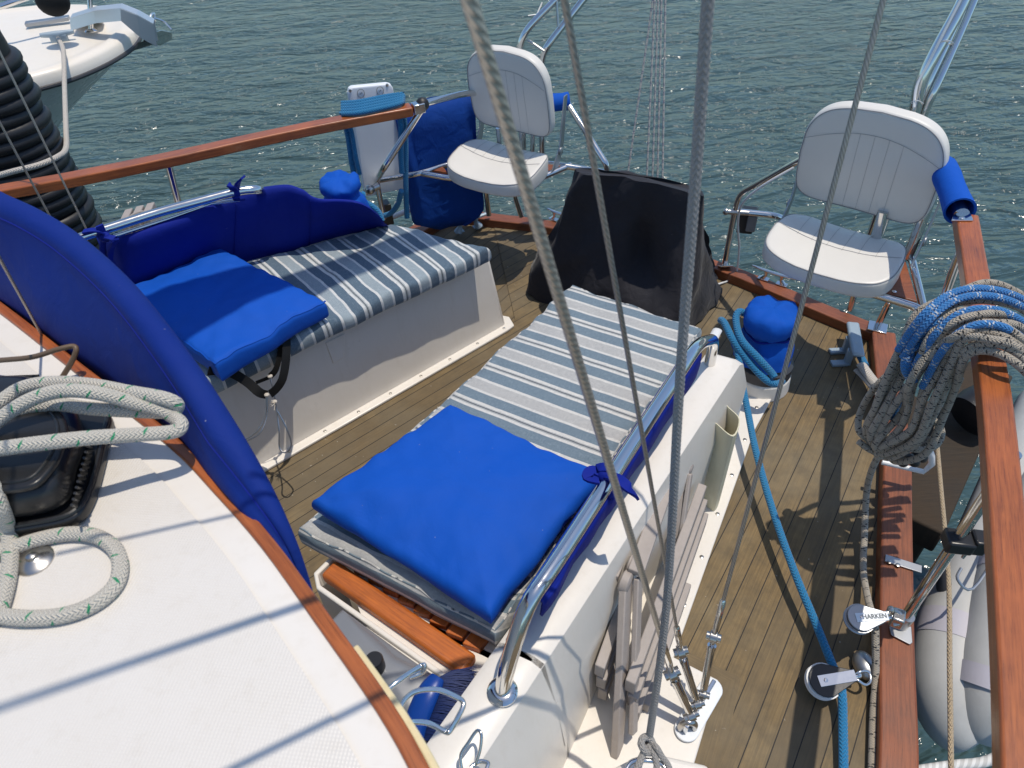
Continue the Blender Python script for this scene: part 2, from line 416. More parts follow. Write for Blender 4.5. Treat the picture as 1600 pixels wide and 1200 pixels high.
def plain(name, c, rough=.5, nscale=20, var=.3, **k):
    t = NT(name); n = t.noise(t.ob(), nscale, 4, .6); t.col(t.mix(t.math('MULTIPLY', n, var), c, tuple(x * .5 for x in c))); t.set(Roughness=rough, **k); t.bump(t.noise(t.ob(), nscale * 5, 3), .0006, .4)
plain('black_plastic', (.018, .018, .019), .32, 12, .4); plain('rubber', (.016, .016, .018), .48, 40, .6); plain('grey_resin', (.40, .355, .325), .6, 60, .45)
plain('bottle_grey', (.21, .22, .24), .35, 6, .2); plain('white_plastic', (.75, .75, .74), .35, 20, .15); plain('dinghy_grey', (.55, .55, .53), .55, 30, .35)
plain('dinghy_band', (.52, .50, .55), .6, 30, .2); plain('blue_plastic', (.003, .045, .27), .3, 20, .2); plain('winch_dark', (.045, .045, .05), .45, 30, .4)
plain('old_wood_cap', (.33, .28, .14), .8, 25, .7); plain('hose_brown', (.15, .10, .06), .5, 30, .4); plain('bristle', (.002, .016, .10), .6, 60, .5)
plain('twine', (.62, .56, .47), .8, 100, .5); plain('clear_case', (.22, .22, .22), .25, 20, .4); plain('ink', (.12, .14, .15), .6, 20, .1); plain('chock_steel', (.38, .47, .54), .5, 40, .4, Metallic=.3)

# striped furnishing fabric: constant-colour ramp along the bench
def stripes(name, dark, mid, greige, white):
    t = NT(name); u = t.sep(t.uv()); wob = t.math('MULTIPLY', t.math('SUBTRACT', t.noise(t.ob(), 8, 3), .5), .006)
    f = t.math('FRACT', t.math('DIVIDE', t.math('ADD', u[0], wob), .147))
    a = t.ramp(f, [(0, dark), (.24, white), (.30, greige), (.53, white), (.585, dark), (.80, white), (.865, mid), (.89, (.05, .06, .07)), (.91, mid), (.935, white), (.995, dark)], True)
    v = t.mapd(t.uv(), (60, 1400, 1)); v2 = t.mapd(t.uv(), (1400, 60, 1)); n1 = t.noise(v, 1, 3, .7); n2 = t.noise(v2, 1, 3, .7)
    hh = t.math('ADD', n1, n2)
    a = t.mix(t.ramp(hh, [(.42, .75), (.62, 0.)]) if False else t.math('MULTIPLY', t.ramp(t.math('MULTIPLY', hh, .5), [(.38, 1.), (.58, 0.)]), .45), a, (.05, .08, .11))
    a = t.mix(t.math('MULTIPLY', t.ramp(t.math('MULTIPLY', hh, .5), [(.52, 0.), (.68, 1.)]), .35), a, (.60, .64, .66))
    t.col(a); t.set(Roughness=.9, Sheen_Weight=.2); p = t.bump(hh, .0006, .5); t.bump(t.noise(t.ob(), 13, 3, .5, .6), .006, .35, p)
stripes('stripe_pale', (.15, .21, .255), (.36, .37, .36), (.47, .46, .435), (.68, .66, .61))
stripes('stripe_blue', (.075, .125, .175), (.34, .37, .37), (.30, .36, .39), (.68, .68, .65))
plain('denim_grey', (.33, .37, .42), .9, 150, .5)

# water
t = NT('water'); v = t.mapd(t.ob(), (1, 1.0, 1), math.radians(-6)); vs_ = t.mapd(v, (.62, 1.4, 1))
h1 = t.noise(vs_, 3.2, 3, .5, .8); h2 = t.noise(vs_, 9.0, 3, .5, .6); h3 = t.noise(vs_, .9, 2, .5)
hh = t.math('ADD', t.math('ADD', t.math('MULTIPLY', h1, 1.0), t.math('MULTIPLY', t.math('MULTIPLY', h2, .42), t.ramp(t.noise(t.ob(), .35, 3, .5), [(.35, .45), (.65, 1.3)]))), t.math('MULTIPLY', h3, 1.2))
t.col((.044, .082, .088)); t.set(Roughness=.12, IOR=1.33); t.bump(hh, .17, 1.0)

# ================================================================== setting: sea and deck
WZ = -1.05
mb = MB(); R = 600; n = 12
mb.add([(R * math.cos(2 * math.pi * k / 48), R * math.sin(2 * math.pi * k / 48), WZ) for k in range(48)], [list(range(48))])
struct(mb.build('sea', 'water', origin=(0, 0, WZ)))

TZ = .045
TOE = [(.60, .10, TZ), (.69, .33, TZ)] + [tuple(U(*p, TZ)) for p in ((1405, 1200), (1402, 1000), (1402, 800), (1402, 700), (1390, 600), (1381, 517))]
STERN = [tuple(U(*p, TZ)) for p in ((1381, 517), (1300, 486), (1130, 416), (1000, 380), (860, 349), (775, 338), (700, 328))]
PORT = [tuple(U(700, 328, TZ))] + [(-.8, 2.55, TZ), (-1.4, 2.29, TZ), (-2.1, 1.95, TZ), (-3.2, 1.33, TZ)]
inner = cr(TOE, 5) + cr(STERN, 5)[1:] + cr(PORT, 4)[1:]
deck_poly = [Vector((p.x, p.y, 0)) for p in inner] + [Vector((-3.2, -1.5, 0)), Vector((.5, -1.5, 0))]
def deck_uv(a):
    c, s_ = math.cos(a), math.sin(a)
    return lambda p: (p.x * s_ + p.y * c, p.x * c - p.y * s_)
mb = MB(); n = len(deck_poly); f = deck_uv(math.radians(35))
mb.add(deck_poly, [list(range(n))], [[f(p) for p in deck_poly]])
struct(mb.build('teak_deck', 'teak_deck', origin=(0, 0, 0)))
# cockpit sole, planks run beside the port bench
sole = Us((300, 800, .004), (805, 500, .004), (770, 345, .004), (860, 356, .004), (1060, 405, .004), (880, 600, .004), (700, 1100, .004), (420, 1100, .004))
for q in sole: q.z = .004
f = deck_uv(math.radians(50)); mb = MB(); mb.add(sole, [list(range(len(sole)))], [[f(p) for p in sole]])
struct(mb.build('cockpit_sole', 'teak_deck', origin=(0, 0, 0)))
# plank joints on the side deck: the margin planks round the white pad
wp = Us((1052, 1030, .006), (1122, 1066, .006), (1078, 1215, .006), (860, 1230, .006), (940, 1010, .006))
# hull skin below the deck edge
mb = MB(); G = []
hp = [Vector(p) for p in inner]
for (dz, k) in ((.03, 1.012), (-.05, 1.014), (-.45, .985), (-.9, .93), (-1.3, .88)):
    G.append([Vector((p.x * k + (1 - k) * -.6, p.y * k + (1 - k) * .6, dz)) for p in hp])
mb.grid(G); struct(mb.build('hull', 'winch_dark'))

# toe rails
mb = MB(); prof = [(-.041, -.05), (.041, -.05), (.041, 0), (-.041, 0)]
tr = thing('toe_rail', U(1400, 700, 0), 'low reddish brown teak toe rail capping the edge of the starboard side deck', 'rail')
mb.sweep(cr(TOE, 5), prof); mb.build('rail_cap', 'toe_teak', tr, bevel=.006)
mb = MB()
for p in ((1390, 878), (1403, 883)): mb.lathe(U(p[0], p[1], .052), (0, 0, 1), [(.006, 0), (.006, .002), (.003, .003)], 12)
mb.build('screw', 'cast_steel', tr)
mb = MB(); a = U(1383, 872, .049); b = U(1440, 890, .049); mb.box((a + b) / 2, (b - a) / 2, (b - a).cross(Vector((0, 0, 1))).normalized() * .012, (0, 0, .0025)); mb.build('metal_strap', 'dull_metal', tr, bevel=.001)
t2 = thing('toe_rail', U(1100, 405, 0), 'dark worn teak toe rail across the stern under the two helm chairs', 'rail')
mb = MB(); mb.sweep(cr(STERN, 5), [(-.033, -.05), (.033, -.05), (.033, -.003), (-.033, -.003)]); mb.build('rail_cap', 'toe_teak', t2, bevel=.005)
t3 = thing('toe_rail', (-1.4, 2.25, 0), 'teak toe rail along the port side behind the blue backrest', 'rail')
mb = MB(); mb.sweep(cr(PORT, 4), prof); mb.build('rail_cap', 'toe_teak', t3, bevel=.005)

# ================================================================== cabin roof (lower left)
roof_edge = Us((-260, 330, 1), (-60, 440, 1), (0, 480, 1), (120, 573, 1), (270, 690, 1), (345, 765, 1), (420, 850, 1), (500, 960, 1), (602, 1105, 1), (664, 1215, 1), (735, 1370, 1))
roof_edge = cr(roof_edge, 4)
rf = thing('cabin_roof', (-.6, .3, .6), 'white nonskid cabin roof edged with a thin teak strip, filling the lower left', 'cabin roof'); rf['kind'] = 'structure'
back = [Vector((-.1, -.6, 1)), Vector((-2.2, -.6, 1)), Vector((-2.2, 1.2, 1))]
poly = roof_edge + back
mb = MB(); mb.prism([p + Vector((0, 0, -.035)) for p in poly], (0, 0, .035)); mb.build('roof_panel', 'gelcoat', rf, bevel=.004)
# raised nonskid field set in from the edge
cen = Vector((-.9, .2, 1)); nf = []
for i, p in enumerate(roof_edge):
    a = roof_edge[max(i - 1, 0)]; b = roof_edge[min(i + 1, len(roof_edge) - 1)]; t_ = (b - a).normalized(); nn = Vector((0, 0, 1)).cross(t_)
    if nn.dot(cen - p) < 0: nn = -nn
    nf.append(p + nn * .048 + Vector((0, 0, .0035)))
mb = MB(); q = nf + [v + Vector((0, .04, .0035)) for v in back]
mb.add(q, [list(range(len(q)))], [[(p.x * .8 + p.y * .6, p.y * .8 - p.x * .6) for p in q]]); mb.build('nonskid_field', 'gelcoat_skid', rf)
mb = MB(); mb.sweep(roof_edge, [(-.008, -.028), (.010, -.028), (.010, .005), (-.008, .005)]); mb.build('teak_trim', 'varnished_teak', rf, bevel=.003)
mb = MB(); mb.sweep([p + Vector((.014, .004, -.04)) for p in roof_edge[29:]], [(-.005, -.05), (.005, -.05), (.005, .008), (-.005, .008)]); mb.build('cream_gutter', 'cream', rf, bevel=.003)
mb = MB(); G = []
for dz, k in ((-.03, 0), (-.25, -.03), (-.6, -.05), (-1.0, -.06)): G.append([p + Vector((-.02 + k, -.02 + k, dz)) for p in roof_edge])
mb.grid(G); mb.build('cabin_side', 'gelcoat', rf)

# ================================================================== port bench
pb = thing('cockpit_bench', U(600, 560, 0), 'white fibreglass bench with flared base flange, port side behind the blue cushion', 'bench', 'cockpit benches')
Zs = .36
A0, A1 = U(300, 807, .0), U(808, 512, .0); ax = (A1 - A0).normalized(); ay = Vector((-ax.y, ax.x, 0))      # ay points outboard
T0 = U(300, 640, Zs); T1 = U(762, 408, Zs)
T0 = A0 + ay * .075 + Vector((0, 0, Zs)); T1b = A1 - ax * .055 + ay * .075 + Vector((0, 0, Zs))
far = .40
mb = MB()
fcn = U(622, 356, .36); fb_ = Vector((fcn.x, fcn.y, 0))
b = [A0 + ay * .03, A1 - ax * .022 + ay * .03, fb_, A0 + ay * (far + .03)]
tp = [T0, T1b, fcn, T0 + ay * far]
mb.hexa(b, tp); mb.build('locker_body', 'gelcoat', pb, bevel=.02)
mb = MB(); fl = [A0 - ax * .1, A1 - ax * .05, A1 - ax * .01 + ay * .005, A1 + ax * .012 + ay * .06, fb_ + ax * .03, A0 + ay * .42]
mb.prism([p + Vector((0, 0, .0045)) for p in fl], (0, 0, .012)); mb.build('base_flange', 'gelcoat', pb, bevel=.004)
for k in range(9):
    mb = MB(); p = A0 + (A1 - A0) * (.16 + .1 * k) + ay * .017 + Vector((0, 0, .0165)); mb.lathe(p, (0, 0, 1), [(.0055, 0), (.0055, .0015), (.003, .0025)], 12); mb.build('screw', 'cast_steel', pb)
# finger recess in the front face: a slightly raised moulded tab frame
mb = MB(); nrm = (T1b - A1 + ax * .055).cross(ax).normalized()
fa = lambda x, y, o=0: onplane(x, y, A0 + ay * .03, ((T0 - A0 - ay * .03).cross(ax)).normalized()) - ay * o
qs = [fa(508, 535), fa(538, 520), fa(537, 558), fa(520, 568)]
mb.hexa([p + ay * .01 for p in qs], [p - ay * .004 for p in qs]); mb.build('moulded_tab', 'gelcoat', pb, bevel=.003)

# striped cushion on the port bench
def quad_pad(c4, thick, rnd, dome, mat, name, parent=None, uvdir=None, hook=None, puff=0, seed=0, rings=14, wr=.004, pin=.0, edge=.012, pucker=0, piping=0):
    a, b_, c, d = [Vector(p) for p in c4]                # top corners
    x = (b_ - a).normalized(); fr = frame(a - Vector((0, 0, thick)), x)
    inv = fr.inverted(); P = [inv @ p for p in (a, b_, c, d)]
    out = []
    N = [Vector((p.x, p.y)) for p in P]
    for i in range(4):
        p, q = N[i], N[(i + 1) % 4]; L = (q - p).length; k = max(6, int(L / edge)); nn = Vector(((q - p).y, -(q - p).x)).normalized()
        for j in range(k):
            t = j / k; bow = math.sin(math.pi * t) * pin
            wv = noise.noise(Vector((seed + i * 7, t * L * 9, 0))) * .004 * (1 if 0 < j < k else 0)
            out.append(tuple(p + (q - p) * t - nn * (bow + wv)))
    if uvdir is None: uv = lambda v: (v.x, v.y - v.z)
    else: uv = uvdir
    def hk(v):
        v = Vector(v)
        if pucker:
            d = min(abs((Vector((v.x, v.y)) - N[i]).cross((N[(i + 1) % 4] - N[i]).normalized())) for i in range(4))
            v.z += pucker * math.exp(-d / .035) * noise.noise(Vector((v.x * 26 + seed, v.y * 26, 0))) * (1 if v.z > thick * .3 else .2)
        nz = noise.noise(Vector((v.x * 7 + seed, v.y * 7, 1.3))) * wr * 1.6 + noise.noise(Vector((v.x * 22 + seed, v.y * 22, 4.3))) * wr * .6
        v2 = Vector((v.x, v.y, v.z + (nz if v.z > thick * .4 else nz * .2)))
        return hook(v2) if hook else v2
    mb = MB(); mb.pad(fr, out, thick, rnd, dome, hk, rings, uv); o = mb.build(name, mat, parent, sharp=80); OFF[o.name] = Vector(o.location)
    if piping:
        cx = sum(p[0] for p in out) / len(out); cy = sum(p[1] for p in out) / len(out)
        def pin_(p, q, z): return fr @ Vector(hk((cx + (p[0] - cx) * q, cy + (p[1] - cy) * q, z)))
        mb = MB(); mb.tube([pin_(p, 1 - rnd * .32 / math.hypot(p[0] - cx, p[1] - cy), thick - rnd * .28) for p in out], piping, 6, closed=True); mb.build('piping', mat, o)
    return o, fr
c4 = Us((318, 600, .415), (767, 386, .415), (612, 345, .42), (150, 470, .42))
o, _ = quad_pad(c4, .06, .022, .010, 'stripe_blue', 'bench_cushion', seed=3, uvdir=lambda v: (v.x + .03, v.y - v.z), wr=.007, pucker=.010)
tag(o, 'blue and white striped cushion on the port bench, partly under the blue floating cushion', 'cushion', 'striped bench cushions')
# blue floating cushion on it
def hk(v): return v
bz = .50
c4 = [U(343, 575, .46), U(508, 470, .47), U(343, 386, .535), U(170, 452, .535)]
o, fr = quad_pad([U(337, 572, bz), U(508, 468, bz), U(343, 386, bz), U(180, 455, bz)], .07, .02, .012, 'vinyl_blue', 'float_cushion', seed=11, pin=.004, wr=.008, pucker=.009, piping=.002, rings=18)
tag(o, 'bright blue square cushion with black webbing straps lying on the port bench', 'cushion', 'blue floating cushions')
mb = MB(); OFF.setdefault(o.name, Vector(o.location))
cs = [U(336, 571, bz - .03), U(430, 520, bz - .035), U(508, 470, bz - .03)]
mb.tube(cr([p - ay * .002 for p in cs], 6), .0028, 6); mb.build('piping', 'vinyl_blue', o)
# webbing strap loops and cord
def ribbon(mb, P, wdt, side, th=.0016):
    mb.sweep(P, [(-wdt / 2, -th / 2), (wdt / 2, -th / 2), (wdt / 2, th / 2), (-wdt / 2, th / 2)], up=side)
mb = MB()
st1 = [U(442, 500, .47), U(447, 530, .43), U(447, 560, .40), U(442, 590, .37), U(433, 606, .355), U(422, 616, .35)]
ribbon(mb, cr(st1, 5), .030, -ay)
st2 = [U(325, 580, .46), U(355, 580, .43), U(385, 596, .39), U(405, 613, .36), U(418, 617, .35)]
ribbon(mb, cr(st2, 5), .028, -ay)
st3 = [U(440, 540, .41), U(432, 575, .385), U(422, 588, .375)]; ribbon(mb, cr(st3, 4), .022, -ay)
st4 = [U(400, 598, .37), U(420, 590, .372)]; ribbon(mb, st4, .012, -ay)
mb.build('webbing_strap', 'webbing', o)
mb = MB(); mb.tube(cr([U(416, 618, .35), U(414, 650, .3), U(400, 675, .27), U(378, 690, .25)], 6), .0022, 6)
mb.tube(cr([U(418, 618, .35), U(417, 650, .3), U(405, 678, .27), U(378, 692, .25)], 6), .0022, 6)
mb.tube(cr([U(422, 590, .37), U(428, 615, .34), U(432, 640, .30), U(436, 672, .26), U(437, 700, .22), U(447, 707, .21), U(455, 693, .22), U(447, 668, .26), U(434, 643, .30)], 6), .0024, 6)
mb.build('cord', 'cast_steel', o)
mb = MB()
for p in (U(417, 617, .352), U(422, 588, .375), U(429, 628, .33)): mb.ball(p, .008, 10, (1, 1, .8))
for k in range(8): 
    p = U(430, 630, .33); mb.tube([p, p + Vector((random.uniform(-.02, .02), random.uniform(-.02, .02), random.uniform(-.015, .01)))], .0011, 5)
mb.build('whipping', 'twine', o)

# port backrest bolster tied to handrail
top = cr(Us((150, 372, .62), (190, 374, .66), (280, 345, .67), (370, 309, .67), (445, 293, .68), (475, 300, .66), (500, 314, .62), (560, 318, .60), (590, 335, .54), (604, 352, .46)), 6)
bot = cr(Us((205, 500, .38), (232, 480, .38), (295, 450, .38), (365, 425, .38), (425, 405, .39), (465, 396, .39), (505, 382, .39), (553, 368, .39), (587, 360, .39), (608, 354, .41)), 6)
mb = MB(); G = []; n = len(top)
for i in range(n):
    a, b = top[i], bot[i]; row = []; L = (a - b).length
    back_ = Vector((-.45, .89, 0)) * min(.055, .16 * L)
    m_ = 22
    for k in range(m_):
        t = 2 * math.pi * k / m_; s_ = (1 - math.cos(t)) / 2; ww = math.sin(t)
        fold = noise.noise(Vector((i * .13, s_ * 3, 2.))) * .014 + noise.noise(Vector((i * .5, s_ * 1.2, 7.))) * .007
        se = abs(ww) ** .6 * (1 if ww > 0 else -1)
        row.append(a * (1 - s_) + b * s_ + back_ * (.5 - .5 * se) + Vector((.3, -.6, 0)) * fold)
    G.append(row)
mb.grid(G, True); bk = mb.build('backrest_cloth', 'canvas_navy', sharp=80)
tag(bk, 'dark blue padded backrest tied to the port handrail behind the striped cushion', 'backrest', 'blue backrests on the handrails')
def knot(parent, p, tails, mat='canvas_navy'):
    mb = MB(); mb.ball(p, .017, 12, (1.1, .9, 1.0))
    for tl in tails: 
        mb.sweep(cr([p] + tl, 5), [(-.011, -.003), (.011, -.003), (.011, .003), (-.011, .003)])
    return mb.build('tie_knot', mat, parent, bevel=.001)
OFF[bk.name] = Vector(bk.location)
for i_ in (18, 33):
    mb = MB(); mb.tube([G[i_][k] - Vector((-.45, .89, 0)) * .002 for k in range(2, 11)], .0018, 6); mb.build('panel_seam', 'canvas_navy', bk)
kp = U(163, 370, .69)
knot(bk, kp, [[U(150, 360, .72), U(130, 362, .72)], [U(155, 352, .73)], [U(180, 375, .69), U(172, 395, .62), U(178, 420, .56), U(190, 440, .5)], [U(160, 390, .64), U(165, 410, .58)]])
knot(bk, U(368, 300, .70), [[U(372, 285, .74), U(380, 277, .76)], [U(362, 292, .73), U(356, 288, .74)], [U(370, 312, .68), U(378, 312, .66)]])
# port handrail
hr = thing('handrail', U(300, 330, .36), 'polished stainless handrail above the port bench with blue ties on it', 'handrail', 'stainless cockpit handrails')
mb = MB(); P = bez([U(60, 400, .72), U(125, 371, .70), U(250, 331, .70), U(378, 297, .70), U(408, 296, .69), U(413, 330, .40)], 8, .05)
mb.tube(P, .0145, 20); mb.build('tube', 'stainless', hr)
mb = MB(); mb.tube([U(178, 369, .67), U(260, 343, .67), U(330, 318, .67), U(375, 312, .67)], .006, 10); mb.build('lower_rod', 'stainless', hr)
# white outer coaming beyond the backrest
pc = MB(); q = [Vector((-1.55, 1.72, .0)), Vector((-.45, 2.36, .0)), Vector((-.50, 2.46, .0)), Vector((-1.6, 1.85, 0))]
pc.hexa([p for p in q], [p + Vector((0, 0, .40)) for p in q]); cmg = pc.build('port_coaming', 'gelcoat', bevel=.02); tag(cmg, 'low white coaming wall outboard of the port backrest', 'coaming')
# folded grey resin seat outboard of the port rail
fs = thing('folding_chair', U(215, 345, 0), 'grey resin folding chair stowed outboard of the port handrail', 'folding chair', 'folded grey resin chairs')
base = U(215, 350, .42)
for k in range(3):
    mb = MB(); p = base + Vector((.035 * k - .03, .02 * k, 0)); mb.box(p - Vector((0, 0, .16)), (.013, .006, 0), (-.006, .05, 0), (0, 0, .20)); mb.build('slat', 'grey_resin', fs, bevel=.004)
mb = MB(); hp2 = [W(200, 350, base), W(205, 338, base), W(222, 331, base), W(230, 338, base), W(228, 355, base)]; mb.tube(cr(hp2, 5), .006, 8); mb.build('arm_loop', 'grey_resin', fs)

# ================================================================== starboard bench and coaming
O = U(1075, 970, 0); E1 = (U(1175, 690, 0) - O).normalized(); E2 = Vector((E1.y, -E1.x, 0))
def Bp(s, o, z): return O + E1 * s + E2 * o + Vector((0, 0, z))
sb = thing('cockpit_bench', Bp(.2, -.3, 0), 'white moulded bench and coaming under the starboard handrail, beside the grey folded chair', 'bench', 'cockpit benches')
s0, s1 = -.95, .80; SF = (U(500, 897, .37) - O).dot(E1) + .005
def sec(s, z1=.42, sq=0):
    # section from inner floor over seat and coaming down to the outer flange
    R1 = U(845, 1025, z1); R2 = U(1143, 575, z1); dr = (R2 - R1); 
    k = (s - (R1 - O).dot(E1)) / (dr.dot(E1)); ro = ((R1 + dr * k) - O).dot(E2)
    inn = ro - .090
    bo = -.145 + .09 * max(0, min(1, (s + .1) / .65))
    ws = .385 if s >= SF else .002
    return [(inn - ws, 0.0), (inn - ws, .345), (inn, .345), (inn + .002, z1 - .01), (inn + .02, z1), (ro - .01, z1), (ro + .012, z1 - .012), (min(ro + .045, bo), z1 - .14), (bo - .004, .09), (bo, .03), (bo, 0)]
mb = MB(); G = []
ss = [s0, -.7, -.45, SF - .002, SF, -.1, .1, .3, .5, .58, .62]
for s in ss:
    row = []
    for (o_, z_) in sec(s):
        sh = max(0, (s - .58)) 
        row.append(Bp(s + (0 if s < .6 else (.10 * (1 - z_ / .42))), o_ , z_ - (0.03 if s > .6 and z_ > .3 else 0)))
    G.append(row)
mb.grid(G); n = len(G[0]); mb.f.append([(len(G) - 1) * n + k for k in range(n)]); mb.uv.append([(0, 0)] * n)
mb.f.append([k for k in range(n)][::-1]); mb.uv.append([(0, 0)] * n)
mb.build('moulded_body', 'gelcoat', sb, bevel=.018)
mb = MB(); mb.prism([Bp(s0, 0, .005), Bp(.75, -.004, .005), Bp(.98, .02, .005), Bp(1.02, -.04, .005), Bp(1.0, -.20, .005), Bp(.7, -.30, .005), Bp(.6, -.19, .005), Bp(s0, -.19, .005)], (0, 0, .012)); mb.build('base_flange', 'gelcoat', sb, bevel=.004)
for k in range(8):
    mb = MB(); mb.lathe(Bp(.03 + .165 * k, -.022, .017), (0, 0, 1), [(.006, 0), (.006, .0015), (.003, .0025)], 12); mb.build('screw', 'cast_steel', sb)
# flat white pad on the deck under the rigging
mb = MB(); mb.prism([Vector((p.x, p.y, .0045)) for p in wp], (0, 0, .014)); mb.build('deck_pad', 'gelcoat', sb, bevel=.004)
# plank border round the pad
mb = MB()
pp = [wp[0], wp[1], wp[2]]
for a, b in ((wp[0] + (wp[0] - wp[1]) * .2, wp[1]), (wp[1], wp[2])):
    pass
d1 = (wp[1] - wp[0]).normalized(); d2 = (wp[2] - wp[1]).normalized(); o1 = Vector((d1.y, -d1.x, 0)); o1 = o1 if o1.dot(wp[1] - wp[2]) > 0 else -o1
o2 = Vector((d2.y, -d2.x, 0)); o2 = o2 if o2.dot(wp[1] - wp[0]) > 0 else -o2
corner = wp[1] + o1 * .036 + o2 * .05 + d1 * .0
mz = lambda p: Vector((p.x, p.y, .004))
def plankstrip(q, dirv):
    m2 = MB(); L = dirv.normalized(); Sd = Vector((-L.y, L.x, 0)); c = q[0]
    m2.add([mz(p) for p in q], [list(range(4))], [[((p - c).dot(L), (p - c).dot(Sd) * .8 + .007) for p in q]]); return m2
struct(plankstrip([wp[0] - d1 * .05, wp[1], corner, wp[0] - d1 * .05 + o1 * .036], d1).build('margin_plank', 'teak_deck', origin=(0, 0, 0)))
struct(plankstrip([wp[1], wp[2] + d2 * .1, wp[2] + d2 * .1 + o2 * .05, corner], d2).build('margin_plank', 'teak_deck', origin=(0, 0, 0)))

# teak seat boards showing in front of the cushion
ts = thing('teak_seat', U(600, 985, .30), 'orange varnished teak seat grating at the near end of the starboard bench', 'seat')
zt = .37
fA, fB = U(500, 897, zt), U(722, 1052, zt); fd = (fB - fA).normalized(); fn = Vector((-fd.y, fd.x, 0)); fn = fn if fn.y > 0 else -fn
mb = MB(); mb.prism([fA - Vector((0, 0, .03)), fB - Vector((0, 0, .03)), fB + fn * .048 - Vector((0, 0, .03)), fA + fn * .048 - Vector((0, 0, .03))], (0, 0, .03)); mb.uv = [[((v - fA).dot(fd), (v - fA).dot(fn)) for v in [mb.v[i] for i in f_]] for f_ in mb.f]
mb.build('front_board', 'seat_teak', ts, bevel=.008)
L = (fB - fA).length
for k in range(9):
    a = fA + fd * (k * L / 9 + .003) + fn * .053; b = fA + fd * ((k + 1) * L / 9 - .004) + fn * .062
    mb = MB(); q = [a, b, b + fn * .28, a + fn * .28]; mb.prism([p - Vector((0, 0, .03)) for p in q], (0, 0, .022))
    mb.uv = [[((v - fA).dot(fn), (v - fA).dot(fd)) for v in [mb.v[i] for i in f_]] for f_ in mb.f]
    mb.build('slat', 'seat_teak', ts, bevel=.002)
mb = MB(); e0, e1 = fA - fd * .015 - fn * .022, fB - fd * .01 - fn * .018
mb.sweep([e0 + fn * .12 - Vector((0, 0, .02)), e0 + fn * .02 - Vector((0, 0, .02)), e0 + fd * .03 - Vector((0, 0, .02)), e1 - Vector((0, 0, .03))], [(-.006, -.32), (.006, -.32), (.006, .012), (-.006, .012)])
o = mb.build('front_lip', 'gelcoat', sb, bevel=.004)

# grey folded blanket-like end of the cushion plus the striped cushion
c4 = [U(772, 988, .435), U(1098, 512, .435), U(896, 440, .435), U(462, 826, .435)]
c4 = [c4[3], c4[0], c4[1], c4[2]]
o, fr = quad_pad(c4, .078, .028, .008, 'stripe_pale', 'bench_cushion', seed=21, uvdir=lambda v: (.078 - v.y - (v.z - .078), v.x), wr=.007, pucker=.010, piping=.0022)
tag(o, 'pale blue and grey striped cushion on the starboard bench reaching under the big blue cushion', 'cushion', 'striped bench cushions')
# fix stripe direction: along bench
o, fr = quad_pad([U(483, 779, .52), U(767, 962, .50), U(945, 722, .53), U(702, 618, .53)], .056, .027, .022, 'vinyl_blue', 'float_cushion', seed=31, pin=.003, wr=.006, pucker=.011, piping=0, rings=20)
tag(o, 'large plain bright blue square cushion lying across the starboard bench', 'cushion', 'blue floating cushions')

# starboard handrail with backrest cloth
hs = thing('handrail', U(785, 1085, .42), 'polished stainless grab rail mounted on the starboard coaming beside the blue cushion', 'handrail', 'stainless cockpit handrails')
p0 = U(785, 1078, .43); pA = W(835, 925, p0 + Vector((.01, .03, 0))); p5 = U(1108, 572, .41)
zr = .63
RA, RB = U(838, 925, zr), U(1090, 538, zr + .0)
mb = MB(); P = bez([p0, p0 * .55 + U(805, 985, .6) * .45, U(822, 945, .62), RA + (RB - RA) * .06, RB, p5 + Vector((0, 0, .10)), p5], 8, .06)
mb.tube(P, .0155, 24); mb.build('tube', 'stainless', hs)
for p in (p0, p5):
    mb = MB(); mb.lathe(p - Vector((0, 0, .008)), (0, 0, 1), [(.029, 0), (.029, .004), (.024, .009), (.017, .012)], 24); mb.build('foot_flange', 'stainless', hs)
# cloth: outer skirt below the rail and inner hanging down to the cushion
topr = [RA + (RB - RA) * t for t in [i / 30 for i in range(31)]]
mb = MB(); G = []
for i, p in enumerate(topr):
    t = i / 30; row = []
    outp = p - Vector((0, 0, .075 + .03 * t)) + E2 * .006; inp = p - Vector((0, 0, .26 - .03 * t)) - E2 * (.06 - .012 * t)
    k1 = noise.noise(Vector((i * .3, 0, 0))) * .008
    prof = [outp + E2 * (.002 + k1), outp + Vector((0, 0, .04)) + E2 * (.006 + k1), p + E2 * .012 - Vector((0, 0, .03)), p + E2 * .006 - Vector((0, 0, .022)), p - E2 * .02 - Vector((0, 0, .02)), p - E2 * .03 - Vector((0, 0, .06)), inp + Vector((0, 0, .07)) - E2 * k1, inp]
    for q, nx in zip(cr(prof, 3), range(99)): row.append(q)
    G.append(row)
mb.grid(G); bs = mb.build('backrest_cloth', 'canvas_navy', sharp=80, solid=.006); OFF[bs.name] = Vector(bs.location)
tag(bs, 'dark blue canvas backrest hanging from the starboard handrail with one tied bow', 'backrest', 'blue backrests on the handrails')
kp = U(945, 742, zr + .01)
knot(bs, kp, [[U(925, 735, .65), U(918, 745, .65), U(935, 750, .64)], [U(965, 748, .66), U(982, 762, .66), U(994, 775, .63)], [U(950, 765, .62), U(955, 775, .6)], [U(935, 732, .65), U(955, 730, .66)]])

